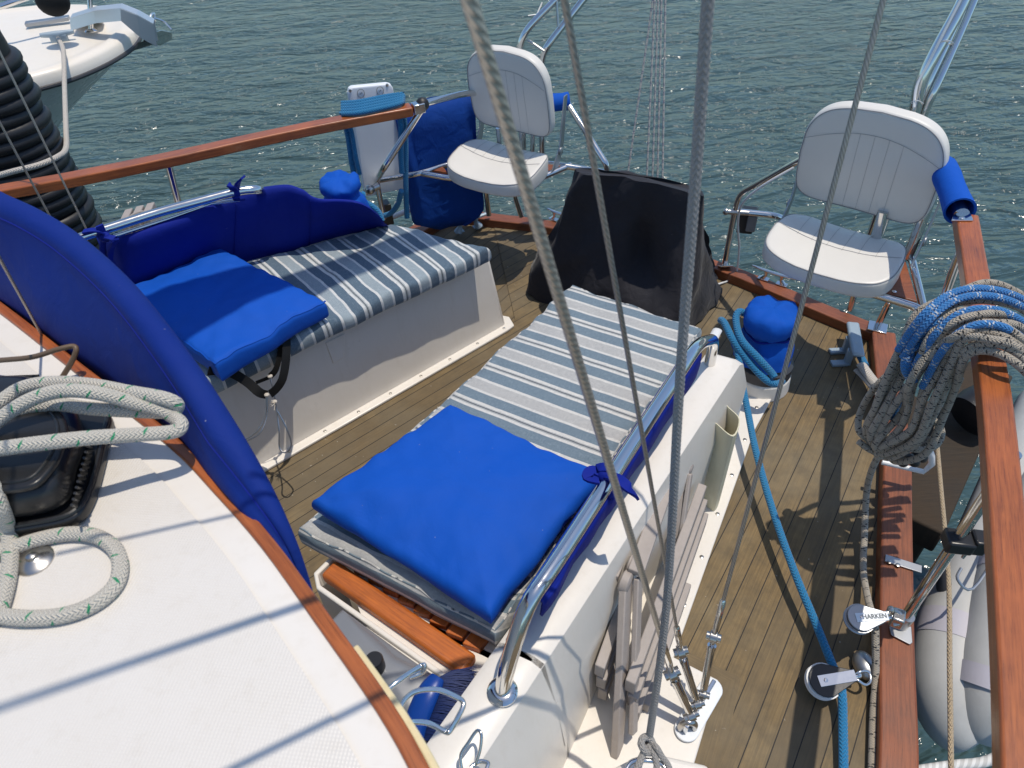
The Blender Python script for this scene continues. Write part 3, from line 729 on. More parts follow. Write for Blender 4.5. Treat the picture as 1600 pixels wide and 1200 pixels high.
# ================================================================== blue dodger roll
tp = [U(-170, 190, 1.23), U(-60, 262, 1.215), U(0, 298, 1.205), U(60, 326, 1.19), U(120, 364, 1.17), U(200, 436, 1.14), U(280, 535, 1.11), U(350, 640, 1.075), U(412, 745, 1.035), U(455, 835, .985), U(478, 900, .93), U(490, 945, .88)]
bt = [U(-170, 390, .98), U(-60, 446, .98), U(0, 480, .98), U(60, 524, .98), U(120, 572, .98), U(200, 631, .98), U(270, 687, .98), U(330, 746, .98), U(390, 814, .98), U(435, 872, .97), U(468, 920, .94), U(486, 952, .90)]
tp = cr(tp, 8); bt = cr(bt, 8); mb = MB(); G = []
for i in range(len(tp)):
    a, b = tp[i], bt[i]; row = []; h = (a - b).length
    out = Vector((.62, .78, 0)); rr_ = min(.021, h * .2); fade = min(1, i / 40)
    fz = lambda q, s_: noise.noise(Vector((i * .09, q * 2.2, s_))) * .012 * min(1, h / .1)
    pr_ = []
    pr_.append(b + out * .006)
    top_f = a - Vector((0, 0, rr_ * .8)) - out * rr_ * 1.8
    for q in (.18, .36, .54, .70, .85): pr_.append((b + out * .006).lerp(top_f, q) + out * (fz(q, 1) - .012 * math.sin(q * 3.1)))
    c = a - Vector((0, 0, rr_ * .8)) - out * rr_ * .8
    for ang in range(0, 200, 20):
        an = math.radians(ang); pr_.append(c - out * (rr_ * math.cos(an)) + Vector((0, 0, rr_ * math.sin(an))))
    for q in (.25, .5, .75, 1.0): pr_.append(c + out * (rr_ * (1 - q * .8)) - Vector((0, 0, q * (h * .9 + .02))))
    G.append(pr_)
mb.grid(G); dg = mb.build('canvas_dodger', 'dodger_blue', sharp=80, solid=.004); OFF[dg.name] = Vector(dg.location)
mb = MB(); mb.tube([r_[6] - Vector((.62, .78, 0)) * .0018 for r_ in G], .0016, 6); mb.build('stitched_seam', 'canvas_navy', dg)
tag(dg, 'large dark blue canvas dodger curving along the edge of the cabin roof', 'canvas cover')

# ================================================================== teak cap rails
cprof = [(-.028, -.017), (.028, -.017), (.028, .017), (-.028, .017)]
cs_ = thing('cap_rail', U(1560, 800, .1), 'varnished teak handrail on steel stanchions down the right edge, holding the rope coil', 'rail', 'varnished teak cap rails')
RP = [U(1508, 342, .72), U(1530, 480, .72), U(1552, 620, .72), U(1568, 800, .72), U(1583, 1000, .72), U(1594, 1200, .72), U(1600, 1380, .72)]
mb = MB(); mb.sweep(cr(RP, 5), cprof); mb.build('teak_bar', 'varnished_teak', cs_, bevel=.005)
sbase = U(1405, 978, TZ)
mb = MB(); stt = W(1562, 745, sbase); mb.tube([sbase, sbase.lerp(stt, .5), Vector((stt.x, stt.y, .70))], .0125, 16); mb.build('stanchion', 'stainless', cs_)
mb = MB(); q = [U(1389, 980, .048), U(1423, 980, .048), U(1425, 1005, .048), U(1421, 1008, .048), U(1392, 993, .048)]; mb.prism(q, (0, 0, .004)); mb.build('base_plate', 'dull_metal', cs_, bevel=.001)
mb = MB(); mb.tube([sbase, sbase + Vector((.004, 0, .05))], .018, 16); mb.build('socket', 'cast_steel', cs_)
for (x1, y1, x2, y2) in ((1516, 360, 1450, 545), (1507, 372, 1444, 545)):
    a = U(x1, y1, .70); mb = MB(); b = U(x2, y2, .18); mb.tube([a, b], .0095, 12); mb.build('brace', 'stainless', cs_)
mb = MB(); a = U(1488, 335, .735); b = U(1520, 345, .735); c = U(1500, 325, .735); mb.prism([U(1486, 346, .738), U(1520, 346, .738), U(1516, 335, .738), U(1503, 331, .738), U(1489, 337, .738)], (0, 0, .004)); mb.lathe(U(1503, 341, .742), (0, 0, 1), [(.008, 0), (.008, .002), (.004, .004)], 12); mb.build('end_bracket', 'stainless', cs_, bevel=.001)

cp = thing('cap_rail', U(260, 255, .1), 'varnished teak handrail running across the upper left above the port side', 'rail', 'varnished teak cap rails')
LP = [U(-200, 338, .72), U(0, 301, .72), U(130, 277, .72), U(280, 246, .72), U(400, 219, .72), U(520, 194, .72), U(643, 171, .72)]
mb = MB(); mb.sweep(cr(LP, 5), cprof); mb.build('teak_bar', 'varnished_teak', cp, bevel=.005)
for (x, y, xb, yb) in ((262, 254, 282, 330), (-30, 307, 30, 400)):
    a = U(x, y, .70); mb = MB(); b = W(xb, yb, a * 1.005); mb.tube([a, Vector((b.x, b.y, b.z)) + (b - a) * .8], .0125, 16); mb.build('stanchion', 'stainless', cp)
for (x, y) in ((572, 182), (612, 174)):
    mb = MB(); p = U(x, y, .712) + Vector((.01, -.026, 0)); mb.lathe(p, (.35, -.93, .2), [(.011, 0), (.011, .003), (.007, .009), (.003, .011)], 14); mb.build('bolt_head', 'cast_steel', cp)
mb = MB(); a = U(645, 170, .725); b = U(662, 166, .725); mb.box((a + b) / 2, (b - a) / 2, (-.008, .018, 0), (0, 0, .018)); mb.build('end_bracket', 'stainless', cp, bevel=.003)
mb = MB(); mb.ball(U(660, 163, .73), .026, 12, (1, 1, 1)); mb.build('clamp', 'rubber', cp)

# blue rail pad at starboard
pd = MB(); a = U(1474, 262, .74); b = U(1500, 330, .735); dv = (b - a).normalized()
P = [a - dv * .02, a, a.lerp(b, .25), a.lerp(b, .5), a.lerp(b, .75), b]; pd.tube(P, [.030, .036, .038, .036, .037, .040], 22, caps=False)
P2 = [b, b - dv * .002, b - dv * .05]; pd.tube(P2, [.040, .034, .032], 22, caps=False)
o = pd.build('rail_pad', 'canvas_blue', sharp=60); tag(o, 'bright blue padded sleeve at the head of the right hand teak rail', 'rail pad', 'blue rail pads'); OFF[o.name] = Vector(o.location)
mb = MB(); mb.tube([a, b + dv * .02], .020, 14); mb.build('inner_tube', 'stainless', o)
pd = MB(); a = U(868, 160, .63); b = U(888, 158, .63); dv = (b - a).normalized(); pd.tube([a - dv * .05, a, a.lerp(b, .5), b], [.032, .035, .033, .036], 20, caps=True)
o = pd.build('rail_pad', 'canvas_blue', sharp=60); tag(o, 'small blue padded sleeve just right of the left helm chair backrest', 'rail pad', 'blue rail pads')

# ================================================================== helm chairs
def chair(name, lab, org, xd, sw=.375, bw=.345, wht='vinyl_white', bh=.30):
    # org: centre of seat top; xd: left to right seen from the cockpit
    root = thing(name, org, lab, 'chair', 'white folding helm chairs')
    fr = frame(org, xd)                                  # x right, y away, z up
    dep = .28; th = .072
    out = []
    for k in range(56):
        a = 2 * math.pi * k / 56; c, s_ = math.cos(a), math.sin(a); e = .5
        x = abs(c) ** e * (1 if c > 0 else -1); y = abs(s_) ** e * (1 if s_ > 0 else -1)
        wx = sw / 2 * (1 - .10 * max(0, y)) ; out.append((x * wx, y * dep / 2))
    def hook(v):
        x, y, z = v; u = x / (sw / 2); vv = y / (dep / 2)
        z += .022 * (u * u - .5) * (1 if z > .02 else .4) ; z += .012 * math.sin(vv * 2.2 + .5) * (z / th)
        y -= .018 * (1 - u * u) * (1 if y < 0 else 0) * abs(vv)
        z += noise.noise(Vector((x * 20, y * 20, z * 20))) * .002
        return (x, y, z - th)
    mb = MB(); mb.pad(fr, out, th, .016, .006, hook, 10); seat = mb.build('seat', wht, root, sharp=80); OFF[seat.name] = OFF[root.name]
    def surf(x, y, lift=.0008): return fr @ Vector(hook((x, y, th + .006 * (1 - max(abs(x) / (sw / 2), abs(y) / (dep / 2)) ** 3) + lift)))
    mb = MB(); rim = [fr @ Vector(hook((p[0] * .985, p[1] * .985, th - .005))) for p in out]; mb.tube(rim, .0016, 6, closed=True); mb.build('piping', 'piping_grey', seat)
    mb = MB(); arc = [surf(x * sw, (.02 - .32 * (0.25 - x * x)) * dep * 1.0 + .005) for x in [i / 20 - .48 for i in range(0, 20)]]; mb.tube(arc, .0007, 5)
    for x in (-.3, -.18, -.06, .06, .18, .3): mb.tube([surf(x * sw, y * dep, .0004) for y in [(.02 - .32 * (.25 - x * x)) + (.42 - (.02 - .32 * (.25 - x * x))) * i / 8 for i in range(9)]], .0004, 5)
    sm = mb.build('stitching', 'piping_grey', seat)
    # backrest, hinged above the rear edge
    lean = math.radians(10); bf = frame(fr @ Vector((0, dep / 2 + .035, .075)), xd, (fr.to_3x3() @ Vector((0, -math.cos(lean), -math.sin(lean) + 0))))
    # bf: x right, y up the back, z toward the cockpit
    ob = []
    for k in range(64):
        a = 2 * math.pi * k / 64; c, s_ = math.cos(a), math.sin(a); e = .36
        x = abs(c) ** e * (1 if c > 0 else -1); y = abs(s_) ** e * (1 if s_ > 0 else -1)
        if y > 0: x *= (1 - .13 * y * y)
        y2 = y * bh / 2 - (.030 * x * x if y > 0 else 0) * abs(y)
        ob.append((x * bw / 2, bh / 2 + y2))
    def hb(v):
        x, y, z = v; u = x / (bw / 2); return (x, y, z + .016 * u * u + noise.noise(Vector((x * 14, y * 14, 3))) * .002)
    mb = MB(); mb.pad(bf, ob, .05, .014, .004, hb, 10); back = mb.build('backrest', wht, root, sharp=80); OFF[back.name] = OFF[root.name]
    mb = MB(); rim = [bf @ Vector(hb(((p[0]) * .975, bh / 2 + (p[1] - bh / 2) * .975, .0485))) for p in ob]; mb.tube(rim, .0014, 6, closed=True); mb.build('piping', 'piping_grey', back)
    mb = MB(); arc = [bf @ Vector(hb((x * bw, bh * (.62 + .16 * math.cos(x * 3.0)), .0548))) for x in [i / 24 * .94 - .47 for i in range(25)]]; mb.tube(arc, .0006, 5)
    for x in (-.2, -.1, 0., .1, .2): mb.tube([bf @ Vector(hb((x * bw, bh * y, .0545))) for y in [.03 + (.59 + .16 * math.cos(x * 3.)) * i / 8 for i in range(9)]], .0003, 5)
    mb.build('stitching', 'piping_grey', back)
    for sx in (-1, 1):
        mb = MB(); x = sx * (bw / 2 + .006)
        q = [(x, dep / 2 - .05, -.05), (x, dep / 2 + .01, -.05), (x, dep / 2 + .045, .02), (x, dep / 2 + .075, .22), (x, dep / 2 + .05, .22), (x, dep / 2 + .015, .03)]
        mb.prism([fr @ Vector(p) for p in q], (fr.to_3x3() @ Vector((.005 * sx, 0, 0)))); 
        mb.lathe(fr @ Vector((x + sx * .005, dep / 2 + .022, .01)), fr.to_3x3() @ Vector((sx, 0, 0)), [(.016, 0), (.016, .004), (.007, .008)], 14)
        mb.build('hinge_bracket', 'dull_metal' if sx else 'white_plastic', root, bevel=.001)
    return root, fr
cR, frR = chair('helm_chair', 'white vinyl folding chair at the starboard corner, beside the upright teak rail', U(1306, 383, .475), U(1413, 390, .47) - U(1225, 335, .47), sw=.42, bw=.425, bh=.355)
cL, frL = chair('helm_chair', 'white vinyl folding chair at the port corner, in front of the blue canvas bag', U(779, 249, .475), U(855, 242, .47) - U(742, 222, .47) + Vector((.0, -.04, 0)), sw=.40, bw=.37, bh=.335)

# ================================================================== pushpit frames
pr_ = thing('stern_rail', U(1130, 417, .1), 'stainless tube frame and corner step carrying the starboard helm chair', 'rail', 'stainless stern rails')
b0 = U(1132, 416, TZ); j1 = W(1148, 330, b0); j2 = W(1156, 302, b0)
def tb(root, P, r=.0125, name='tube', mat='stainless', rb=.04): mb = MB(); mb.tube(bez(P, 6, rb), r, 16); return mb.build(name, mat, root)
tb(pr_, [b0, j1, j2, U(1285, 231, .70), U(1380, 214, .74), U(1470, 262, .74)])
mb = MB(); fp = frame(b0 + Vector((0, 0, .001)), U(1145, 420, .1) - b0); mb.box(b0 + Vector((0, 0, .003)), fp.to_3x3() @ Vector((.033, 0, 0)), fp.to_3x3() @ Vector((0, .027, 0)), (0, 0, .003))
mb.build('base_plate', 'stainless', pr_, bevel=.002)
zc = j1.z; lz = .40
tb(pr_, [j1, U(1215, 337, j1.z), U(1300, 385, .39), U(1357, 456, .39)]); 
tb(pr_, [U(1350, 455, .40), U(1435, 481, .40), U(1447, 498, .40), U(1425, 405, .42), U(1412, 398, .42)], rb=.02)
tb(pr_, [U(1371, 510, TZ), W(1392, 466, U(1371, 510, TZ)), U(1394, 462, .40)])
b1 = U(1371, 512, TZ); mb = MB(); mb.box(b1 + Vector((0, 0, .003)), E1 * .03, E2 * .033, (0, 0, .003)); mb.build('base_plate', 'stainless', pr_, bevel=.002)
b2 = U(1328, 484, TZ); tb(pr_, [b2, W(1338, 450, b2)])
tb(pr_, [U(1434, 480, .40), W(1440, 560, U(1440, 480, .40))], r=.012)
mb = MB(); q = [U(1362, 480, .405), U(1395, 432, .405), U(1413, 408, .405), U(1431, 473, .405), U(1390, 462, .405)]; q = [U(1352, 452, .405), U(1412, 405, .405), U(1432, 474, .405)]
mb.prism([p - Vector((0, 0, .008)) for p in q], (0, 0, .016)); mb.build('teak_step', 'toe_teak', pr_, bevel=.002)
for p in (U(1372, 453, .414), U(1397, 456, .414)): mb = MB(); mb.lathe(p, (0, 0, 1), [(.007, 0), (.007, .002), (.003, .004)], 12); mb.build('screw', 'stainless', pr_)
for (x1, y1, x2, y2) in ((1380, 330, 1363, 395), (1458, 300, 1418, 402)):
    a = U(x2, y2, .42); tb(pr_, [a, W(x1, y1, a)], r=.017)
mb = MB(); mb.box(W(1278, 224, U(1278, 224, .70)) + Vector((0, 0, .012)), (.016, .008, 0), (-.006, .012, 0), (0, 0, .014)); mb.build('rail_clamp', 'cast_steel', pr_, bevel=.004)
mb = MB(); mb.tube([j1 - Vector((.03, .0, -.0)), j1 + Vector((.05, -.02, .0))], .011, 10); mb.ball(j1 - Vector((.035, 0, 0)), .014, 10); mb.build('wire_clamp', 'cast_steel', pr_)

pl = thing('stern_rail', U(600, 345, .1), 'stainless tube frame round the port helm chair', 'rail', 'stainless stern rails')
b0 = U(600, 342, .2); k1 = W(588, 282, b0)
tb(pl, [b0, k1, U(600, 262, .52), U(658, 172, .71)]); 
tb(pl, [U(655, 164, .72), U(735, 143, .69), U(800, 148, .63), U(868, 158, .63)], rb=.1)
tb(pl, [U(886, 160, .63), U(948, 258, .46), U(949, 270, .42), U(900, 262, .42), U(850, 255, .42)], rb=.02)
tb(pl, [k1, U(660, 270, .42), U(695, 258, .42), U(790, 240, .42)])
tb(pl, [U(660, 271, .42), U(700, 278, .41), U(828, 285, .40), U(892, 258, .42)], rb=.03)
for (x1, y1, x2, y2) in ((764, 336, 758, 285), (815, 338, 800, 290)):
    a = U(x1, y1, .1); tb(pl, [a, W(x2, y2, a)])
for (x1, y1, x2, y2) in ((816, 236, 814, 205), (832, 236, 833, 205), (782, 236, 778, 200)):
    a = U(x1, y1, .43); tb(pl, [a, W(x2, y2, a)], r=.010)
mb = MB(); mb.prism([U(665, 268, .412), U(690, 262, .412), U(700, 274, .412)], (0, 0, .012)); mb.build('teak_step', 'toe_teak', pl); mb = MB(); mb.prism([U(858, 256, .412), U(885, 262, .412), U(850, 272, .412)], (0, 0, .012)); mb.build('teak_step', 'toe_teak', pl)
mb = MB(); mb.box(U(603, 332, .20), (.022, .006, 0), (-.01, .026, 0), (0, 0, .05)); mb.build('rail_foot_clamp', 'black_plastic', pl, bevel=.004)
mb = MB(); mb.tube([U(570, 300, .41), U(592, 290, .42)], .014, 12); mb.ball(U(578, 296, .42), .02, 10); mb.build('wire_clamp', 'cast_steel', pl)

# davit arch tubes rising out of frame
ar = thing('davit_arch', U(1430, 400, .42), 'bundle of polished tubes rising behind the right helm chair and out of the picture', 'davit', 'stainless davits')
for (pts, r) in (([(1432, 168, .95), (1437, 130, 1.02), (1462, 80, 1.1), (1502, 10, 1.22), (1530, -60, 1.34)], .020), ([(1446, 172, .95), (1462, 138, 1.0), (1510, 30, 1.18), (1545, -55, 1.34)], .012), ([(1440, 160, .96), (1456, 118, 1.02), (1492, 40, 1.16), (1534, -60, 1.34)], .012)):
    P = [U(x, y, z) if z < 1.0 else None for x, y, z in pts]
    d0 = 2.35
    P = [D(x, y, 2.30 - i * .05) for i, (x, y, z) in enumerate(pts)]
    foot = P[0] - Vector((.0, .0, .5)); mb = MB(); mb.tube(bez([foot] + P, 6, .08), r, 18); mb.build('tube', 'stainless', ar)
mb = MB(); mb.tube(cr([D(1428, 168, 2.24), D(1432, 135, 2.23), D(1450, 100, 2.2), D(1470, 60, 2.16), D(1506, -10, 2.1)], 6), .004, 6); mb.build('cable', 'white_plastic', ar)
for (x, y, d) in ((1433, 160, 2.28), (1480, 66, 2.2)): mb = MB(); mb.tube(cr([D(x - 10, y, d - .02), D(x, y - 3, d - .05), D(x + 10, y + 2, d - .02), D(x, y + 4, d + .04)], 5, True), .0015, 5, closed=True); mb.build('cable_tie', 'white_plastic', ar)
al = thing('davit_arch', U(830, 260, .42), 'two parallel polished tubes rising behind the left helm chair', 'davit', 'stainless davits')
for pts in ([(814, 95), (812, 68), (826, 42), (880, -12), (930, -60)], [(846, 90), (856, 70), (905, 8), (950, -50)]):
    P = [D(x, y, 2.78 - i * .04) for i, (x, y) in enumerate(pts)]; mb = MB(); mb.tube(bez([P[0] - Vector((0, 0, .45))] + P, 6, .07), .0135, 16); mb.build('tube', 'stainless', al)
mb = MB(); mb.tube([D(870, 2, 2.66), D(872, 42, 2.70)], .005, 8); mb.tube([D(824, 62, 2.74), D(850, 80, 2.74)], .005, 8); mb.build('strut', 'cast_steel', al)
mb = MB(); mb.tube([D(836, 30, 2.7), D(839, 22, 2.7), D(847, 4, 2.7)], .003, 6); mb.tube([D(825, 25, 2.7), D(838, 23, 2.7)], .003, 6); mb.build('wire_end', 'dull_metal', al)

# small motor box on the starboard frame with its white lead
bx = thing('junction_box', U(1165, 350, .2), 'small dark grey box with a clear face strapped behind the stern rail post', 'box')
c = W(1163, 350, j1) + Vector((.02, .03, 0)); mb = MB(); mb.box(c, (.030, -.01, 0), (.012, .024, 0), (0, 0, .050)); mb.build('case', 'black_plastic', bx, bevel=.006)
mb = MB(); mb.box(c + Vector((.008, -.032, .0)), (.018, -.006, 0), (.002, .006, 0), (0, 0, .034)); mb.build('clear_face', 'clear_case', bx, bevel=.004)
mb = MB(); mb.tube(cr([W(1240, 262, U(1240, 262, .6)), U(1192, 290, .52), U(1160, 318, .42), U(1153, 350, .30), U(1155, 390, .16), U(1148, 430, .02), U(1122, 444, .01), U(1095, 448, .01)], 6), .0045, 8)
o = mb.build('white_cable', 'white_plastic'); tag(o, 'thin white cable hanging from the stern rail post to the deck beside the black cover', 'cable')

# ================================================================== white panel with blue line, canvas bag, winches
wpn = thing('side_board', U(600, 290, .1), 'white board with rounded top hung through the port rail under coiled blue line', 'board')
a = U(541, 172, .74); b = U(608, 160, .74); xd = (b - a).normalized()
bt_ = W(640, 288, b * 1.01 + Vector((.02, .02, 0)));
q = [U(547, 190, .70) , U(612, 180, .70), W(633, 292, U(612, 180, .70) * 1.0), W(567, 303, U(547, 190, .70) * 1.0)]
mb = MB(); rl, rr9 = U(575, 186, .72), U(620, 174, .72); rl = rl * 1.09; rr9 = rr9 * 1.09; rl.z = rr9.z = .72; tl, tr2 = W(541, 148, rl), W(609, 140, rr9); bl, br = W(568, 304, rl), W(634, 290, rr9)
tl2 = W(540, 134, rl); tr3 = W(610, 126, rr9); nn = (tr2 - tl).cross(Vector((0, 0, 1))).normalized()
fr_ = frame(bl, (br - bl), nn); inv = fr_.inverted(); Q = [inv @ p for p in (bl, br, tr3, tl2)]
out = resample([(Q[0].x + .01, Q[0].y), (Q[1].x - .01, Q[1].y), (Q[1].x, Q[1].y + .015), (Q[2].x, Q[2].y - .02), (Q[2].x - .008, Q[2].y - .005), (Q[2].x - .02, Q[2].y), (Q[3].x + .02, Q[3].y), (Q[3].x + .008, Q[3].y - .005), (Q[3].x, Q[3].y - .02), (Q[0].x, Q[0].y + .015)], .01)
mb.pad(fr_, out, .03, .008, 0, None, 4); mb.build('panel', 'board_white', wpn)
for (x, y) in ((564, 146), (594, 142)):
    p = onplane(x, y, fr_ @ Vector((0, 0, .032)), fr_.to_3x3() @ Vector((0, 0, 1)))
    ring = [p + fr_.to_3x3() @ Vector((.014 * math.cos(k * math.pi / 10), .016 * math.sin(k * math.pi / 10), 0)) for k in range(20)]
    mb = MB(); mb.tube(ring, .0009, 5, closed=True); mb.tube(ring[2:7] and [p - fr_.to_3x3() @ Vector((.005, .004, 0)), p + fr_.to_3x3() @ Vector((.005, .004, 0))], .0009, 5); mb.build('circle_mark', 'ink', wpn)
for (x, y) in ((547, 142), (605, 133)):
    p = onplane(x, y, fr_ @ Vector((0, 0, .030)), fr_.to_3x3() @ Vector((0, 0, 1))); mb = MB(); mb.lathe(p, fr_.to_3x3() @ Vector((0, 0, 1)), [(.006, -.002), (.006, .001), (.002, .002)], 10); mb.build('screw', 'cast_steel', wpn)
bl_ = thing('blue_line', U(580, 165, .74), 'teal mooring line coiled over the port rail in front of the white board', 'rope', 'teal ropes')
mb = MB()
for k in range(5):
    dz = .004 * k; dy = k * 4.2
    mb.tube(cr([U(534, 178 - dy, .745 + dz), U(560, 176 - dy, .75 + dz), U(600, 168 - dy, .75 + dz), U(626, 161 - dy * .8, .75 + dz), U(630, 154 - dy * .4, .75 + dz)], 5), .009, 10)
mb.build('coil', 'rope_teal', bl_)
for (xs, ys, xe, ye, r) in ((534, 175, 556, 285, .011), (540, 178, 562, 272, .009), (622, 165, 628, 270, .011), (629, 160, 636, 340, .011)):
    a = U(xs, ys, .735); mb = MB(); bb = W(xe, ye, a); mb.tube(cr([a, a.lerp(bb, .3) + Vector((.006, 0, 0)), a.lerp(bb, .7), bb], 4), r, 10); mb.build('hanging_turn', 'rope_teal', bl_)
a = U(627, 298, .40); mb = MB(); mb.tube(cr([a, U(622, 318, .33), U(612, 332, .28), U(600, 337, .26)], 5), .011, 10); mb.build('hanging_turn', 'rope_teal', bl_)

# blue canvas bag hung on the port stern rail
G = []; ta, tb_ = U(634, 178, .70), U(745, 148, .71); dvx = (tb_ - ta).normalized(); nrm = Vector((dvx.y, -dvx.x, 0))
if nrm.dot(CAM - ta) < 0: nrm = -nrm
Lx = (U(774, 160, .7) - ta).length; ta = ta * 1.02
mb = MB(); R_ = []
for i in range(17):
    zt_ = i / 16; z = .655 - zt_ * .60
    row = []
    for k in range(40):
        a = 2 * math.pi * k / 40; c, s_ = math.cos(a), math.sin(a); e = .22
        x = abs(c) ** e * (1 if c > 0 else -1); y = abs(s_) ** e * (1 if s_ > 0 else -1)
        prof = (.35 if i == 0 else .8 if i == 1 else 1.0) * (1 if i < 15 else (.88 if i == 15 else .5))
        fold = noise.noise(Vector((x * 3.2, y * 2, zt_ * 1.5))) * .045 * (1 - abs(zt_ - .35) * .6) + abs(noise.noise(Vector((x * 5 + zt_ * 4, y, zt_ * 3)))) * .02
        p = ta + dvx * (Lx * (.5 + .02 * zt_) + x * Lx * (.5 - .03 * zt_) * (prof if i > 13 else 1)) + nrm * (y * .048 * prof + fold - .15)
        row.append(Vector((p.x, p.y, z - (.02 * x * x if i < 3 else 0) + (.03 * (1 - x) * .5 if i >= 15 else 0))))
    R_.append(row)
mb.grid(R_, True); mb.f.append(list(range(40))[::-1]); mb.uv.append([(0, 0)] * 40); mb.f.append([16 * 40 + k for k in range(40)]); mb.uv.append([(0, 0)] * 40)
o = mb.build('canvas_bag', 'canvas_blue', sharp=70); o.data.materials[0] = MAT['bag_blue']; tag(o, 'tall dark blue canvas bag hanging from the stern rail behind the left helm chair', 'bag')

def hood(c, r, h, mat='canvas_blue', seed=0, flare=1.0):
    mb = MB(); G = []
    prof = [(.05, h), (.55, h * .995), (.86, h * .97), (1.0, h * .88), (1.02, h * .76), (.93, h * .64), (.78, h * .55), (.88, h * .46), (1.04 * flare, h * .34), (1.10 * flare, h * .18), (1.12 * flare, 0)]
    for i, (q, z) in enumerate(prof):
        row = []
        for k in range(48):
            a = 2 * math.pi * k / 48; f_ = noise.noise(Vector((math.cos(a) * 2.2 + seed, math.sin(a) * 2.2, z * 9))) * .30 * (i / len(prof)) + noise.noise(Vector((math.cos(a) * 5 + seed, math.sin(a) * 5, z * 25))) * .09
            rr2 = r * q * (1 + f_ * .8); row.append(Vector(c) + Vector((rr2 * math.cos(a), rr2 * math.sin(a), z + noise.noise(Vector((math.cos(a) * 3 + seed, math.sin(a) * 3, i * .3))) * .012 * (i > 5) + (0.02 * noise.noise(Vector((q * math.cos(a) * 2, q * math.sin(a) * 2, seed))) if i < 4 else 0))))
        G.append(row)
    mb.grid(G, True); mb.f.append(list(range(48))); mb.uv.append([(0, 0)] * 48); return mb
wc = U(1186, 590, .0); wc = Vector((wc.x, wc.y, 0)); wc = U(1190, 578, .06)
wn = thing('winch', (wc.x, wc.y, 0), 'covered winch with bright blue canvas hood and teal rope, on the starboard coaming end', 'winch', 'covered winches')
mb = MB(); mb.lathe((wc.x, wc.y, .0), (0, 0, 1), [(.105, 0), (.100, .06), (.092, .068)], 30); mb.build('pedestal', 'gelcoat', wn, bevel=.004)
mb = MB(); mb.lathe((wc.x, wc.y, .068), (0, 0, 1), [(.098, 0), (.098, .04), (.085, .05), (.085, .085), (.078, .09)], 32); mb.build('drum', 'winch_dark', wn)
mb = hood((wc.x - .012, wc.y + .005, .125), .088, .20, 'canvas_blue', 2); hd = mb.build('canvas_hood', 'canvas_blue', wn, sharp=80)
mb = MB(); mb.tube([Vector((wc.x - .012 + .074 * math.cos(a) * (1 + .06 * math.sin(5 * a)), wc.y + .005 + .074 * math.sin(a) * (1 + .06 * math.sin(5 * a)), .235 + .004 * math.sin(3 * a))) for a in [2 * math.pi * k / 40 for k in range(40)]], .0035, 8, closed=True); mb.build('drawstring', 'canvas_navy', wn)
mb = MB(); a = U(1108, 542, .42); b = U(1121, 516, .40); mb.tube(cr([a, a.lerp(b, .4) + Vector((0, 0, .004)), b, b + Vector((.006, .01, -.02))], 4), [.010, .016, .016, .014, .014, .014, .014, .014, .014, .013, .011, .008, .008][:13], 12, flat=.5); mb.build('white_lever', 'white_plastic', wn)
sheet = thing('sheet_rope', U(1240, 900, 0), 'teal braided rope running down the side deck from the starboard winch to the lower block', 'rope', 'teal ropes')
mb = MB()
pA_ = [U(1168, 492, .27), U(1155, 487, .28), U(1150, 500, .27), U(1158, 530, .25), U(1185, 560, .22), U(1205, 582, .18), U(1210, 590, .17)]
mb.tube(cr(pA_, 6), .012, 12); mb.build('winch_turn', 'rope_teal', sheet)
mb = MB(); pB = [U(1126, 500, .24), U(1132, 505, .25), U(1145, 530, .24), U(1170, 565, .20), U(1195, 592, .16), U(1212, 600, .14), U(1222, 596, .12)]
mb.tube(cr(pB, 6), .012, 12); mb.build('winch_turn', 'rope_teal', sheet)
mb = MB(); pC = [U(1150, 540, .22), U(1156, 570, .19), U(1160, 600, .15), U(1168, 640, .12), U(1180, 700, .10), U(1205, 790, .08), U(1240, 890, .07), U(1275, 975, .06), U(1299, 1035, .055), U(1312, 1065, .05), U(1316, 1090, .045), U(1317, 1130, .03), U(1319, 1260, .02)]
mb.tube(cr(pC, 8), .0105, 14); mb.build('long_run', 'rope_teal', sheet)

# port winch hood
c0 = U(540, 330, .40); pw = thing('winch', c0, 'small winch under a crumpled blue hood behind the port backrest', 'winch', 'covered winches')
mb = MB(); mb.lathe(c0 - Vector((0, 0, .02)), (0, 0, 1), [(.075, -.1), (.075, .06), (.06, .07)], 26); mb.build('drum', 'winch_dark', pw)
cc = U(537, 318, .50); mb = hood(cc - Vector((0, 0, .03)), .073, .13, 'canvas_blue', 9); mb.build('canvas_hood', 'canvas_blue', pw, sharp=80)
mb = MB(); mb.ball(U(567, 305, .5), .013, 10, (1, 1, 1.2)); mb.build('bead', 'rope_teal', pw)
mb = MB(); mb.tube(cr([U(560, 312, .48), U(578, 320, .46), U(592, 332, .43), U(597, 345, .40)], 5), .011, 10)
mb.tube(cr([U(556, 318, .47), U(572, 326, .45), U(584, 338, .43)], 5), .011, 10); mb.build('rope_turn', 'rope_teal', pw)
# boat hook beyond
bh_ = thing('boat_hook', U(640, 330, .1), 'white and blue tipped boat hook lying beyond the port winch', 'boat hook')
mb = MB(); a, b = U(606, 342, .15), U(640, 328, .15); mb.tube([a, b], .012, 12); mb.build('shaft', 'white_plastic', bh_)
mb = MB(); mb.tube([b, b + (b - a).normalized() * .02], .013, 12); mb.build('tip', 'blue_plastic', bh_)

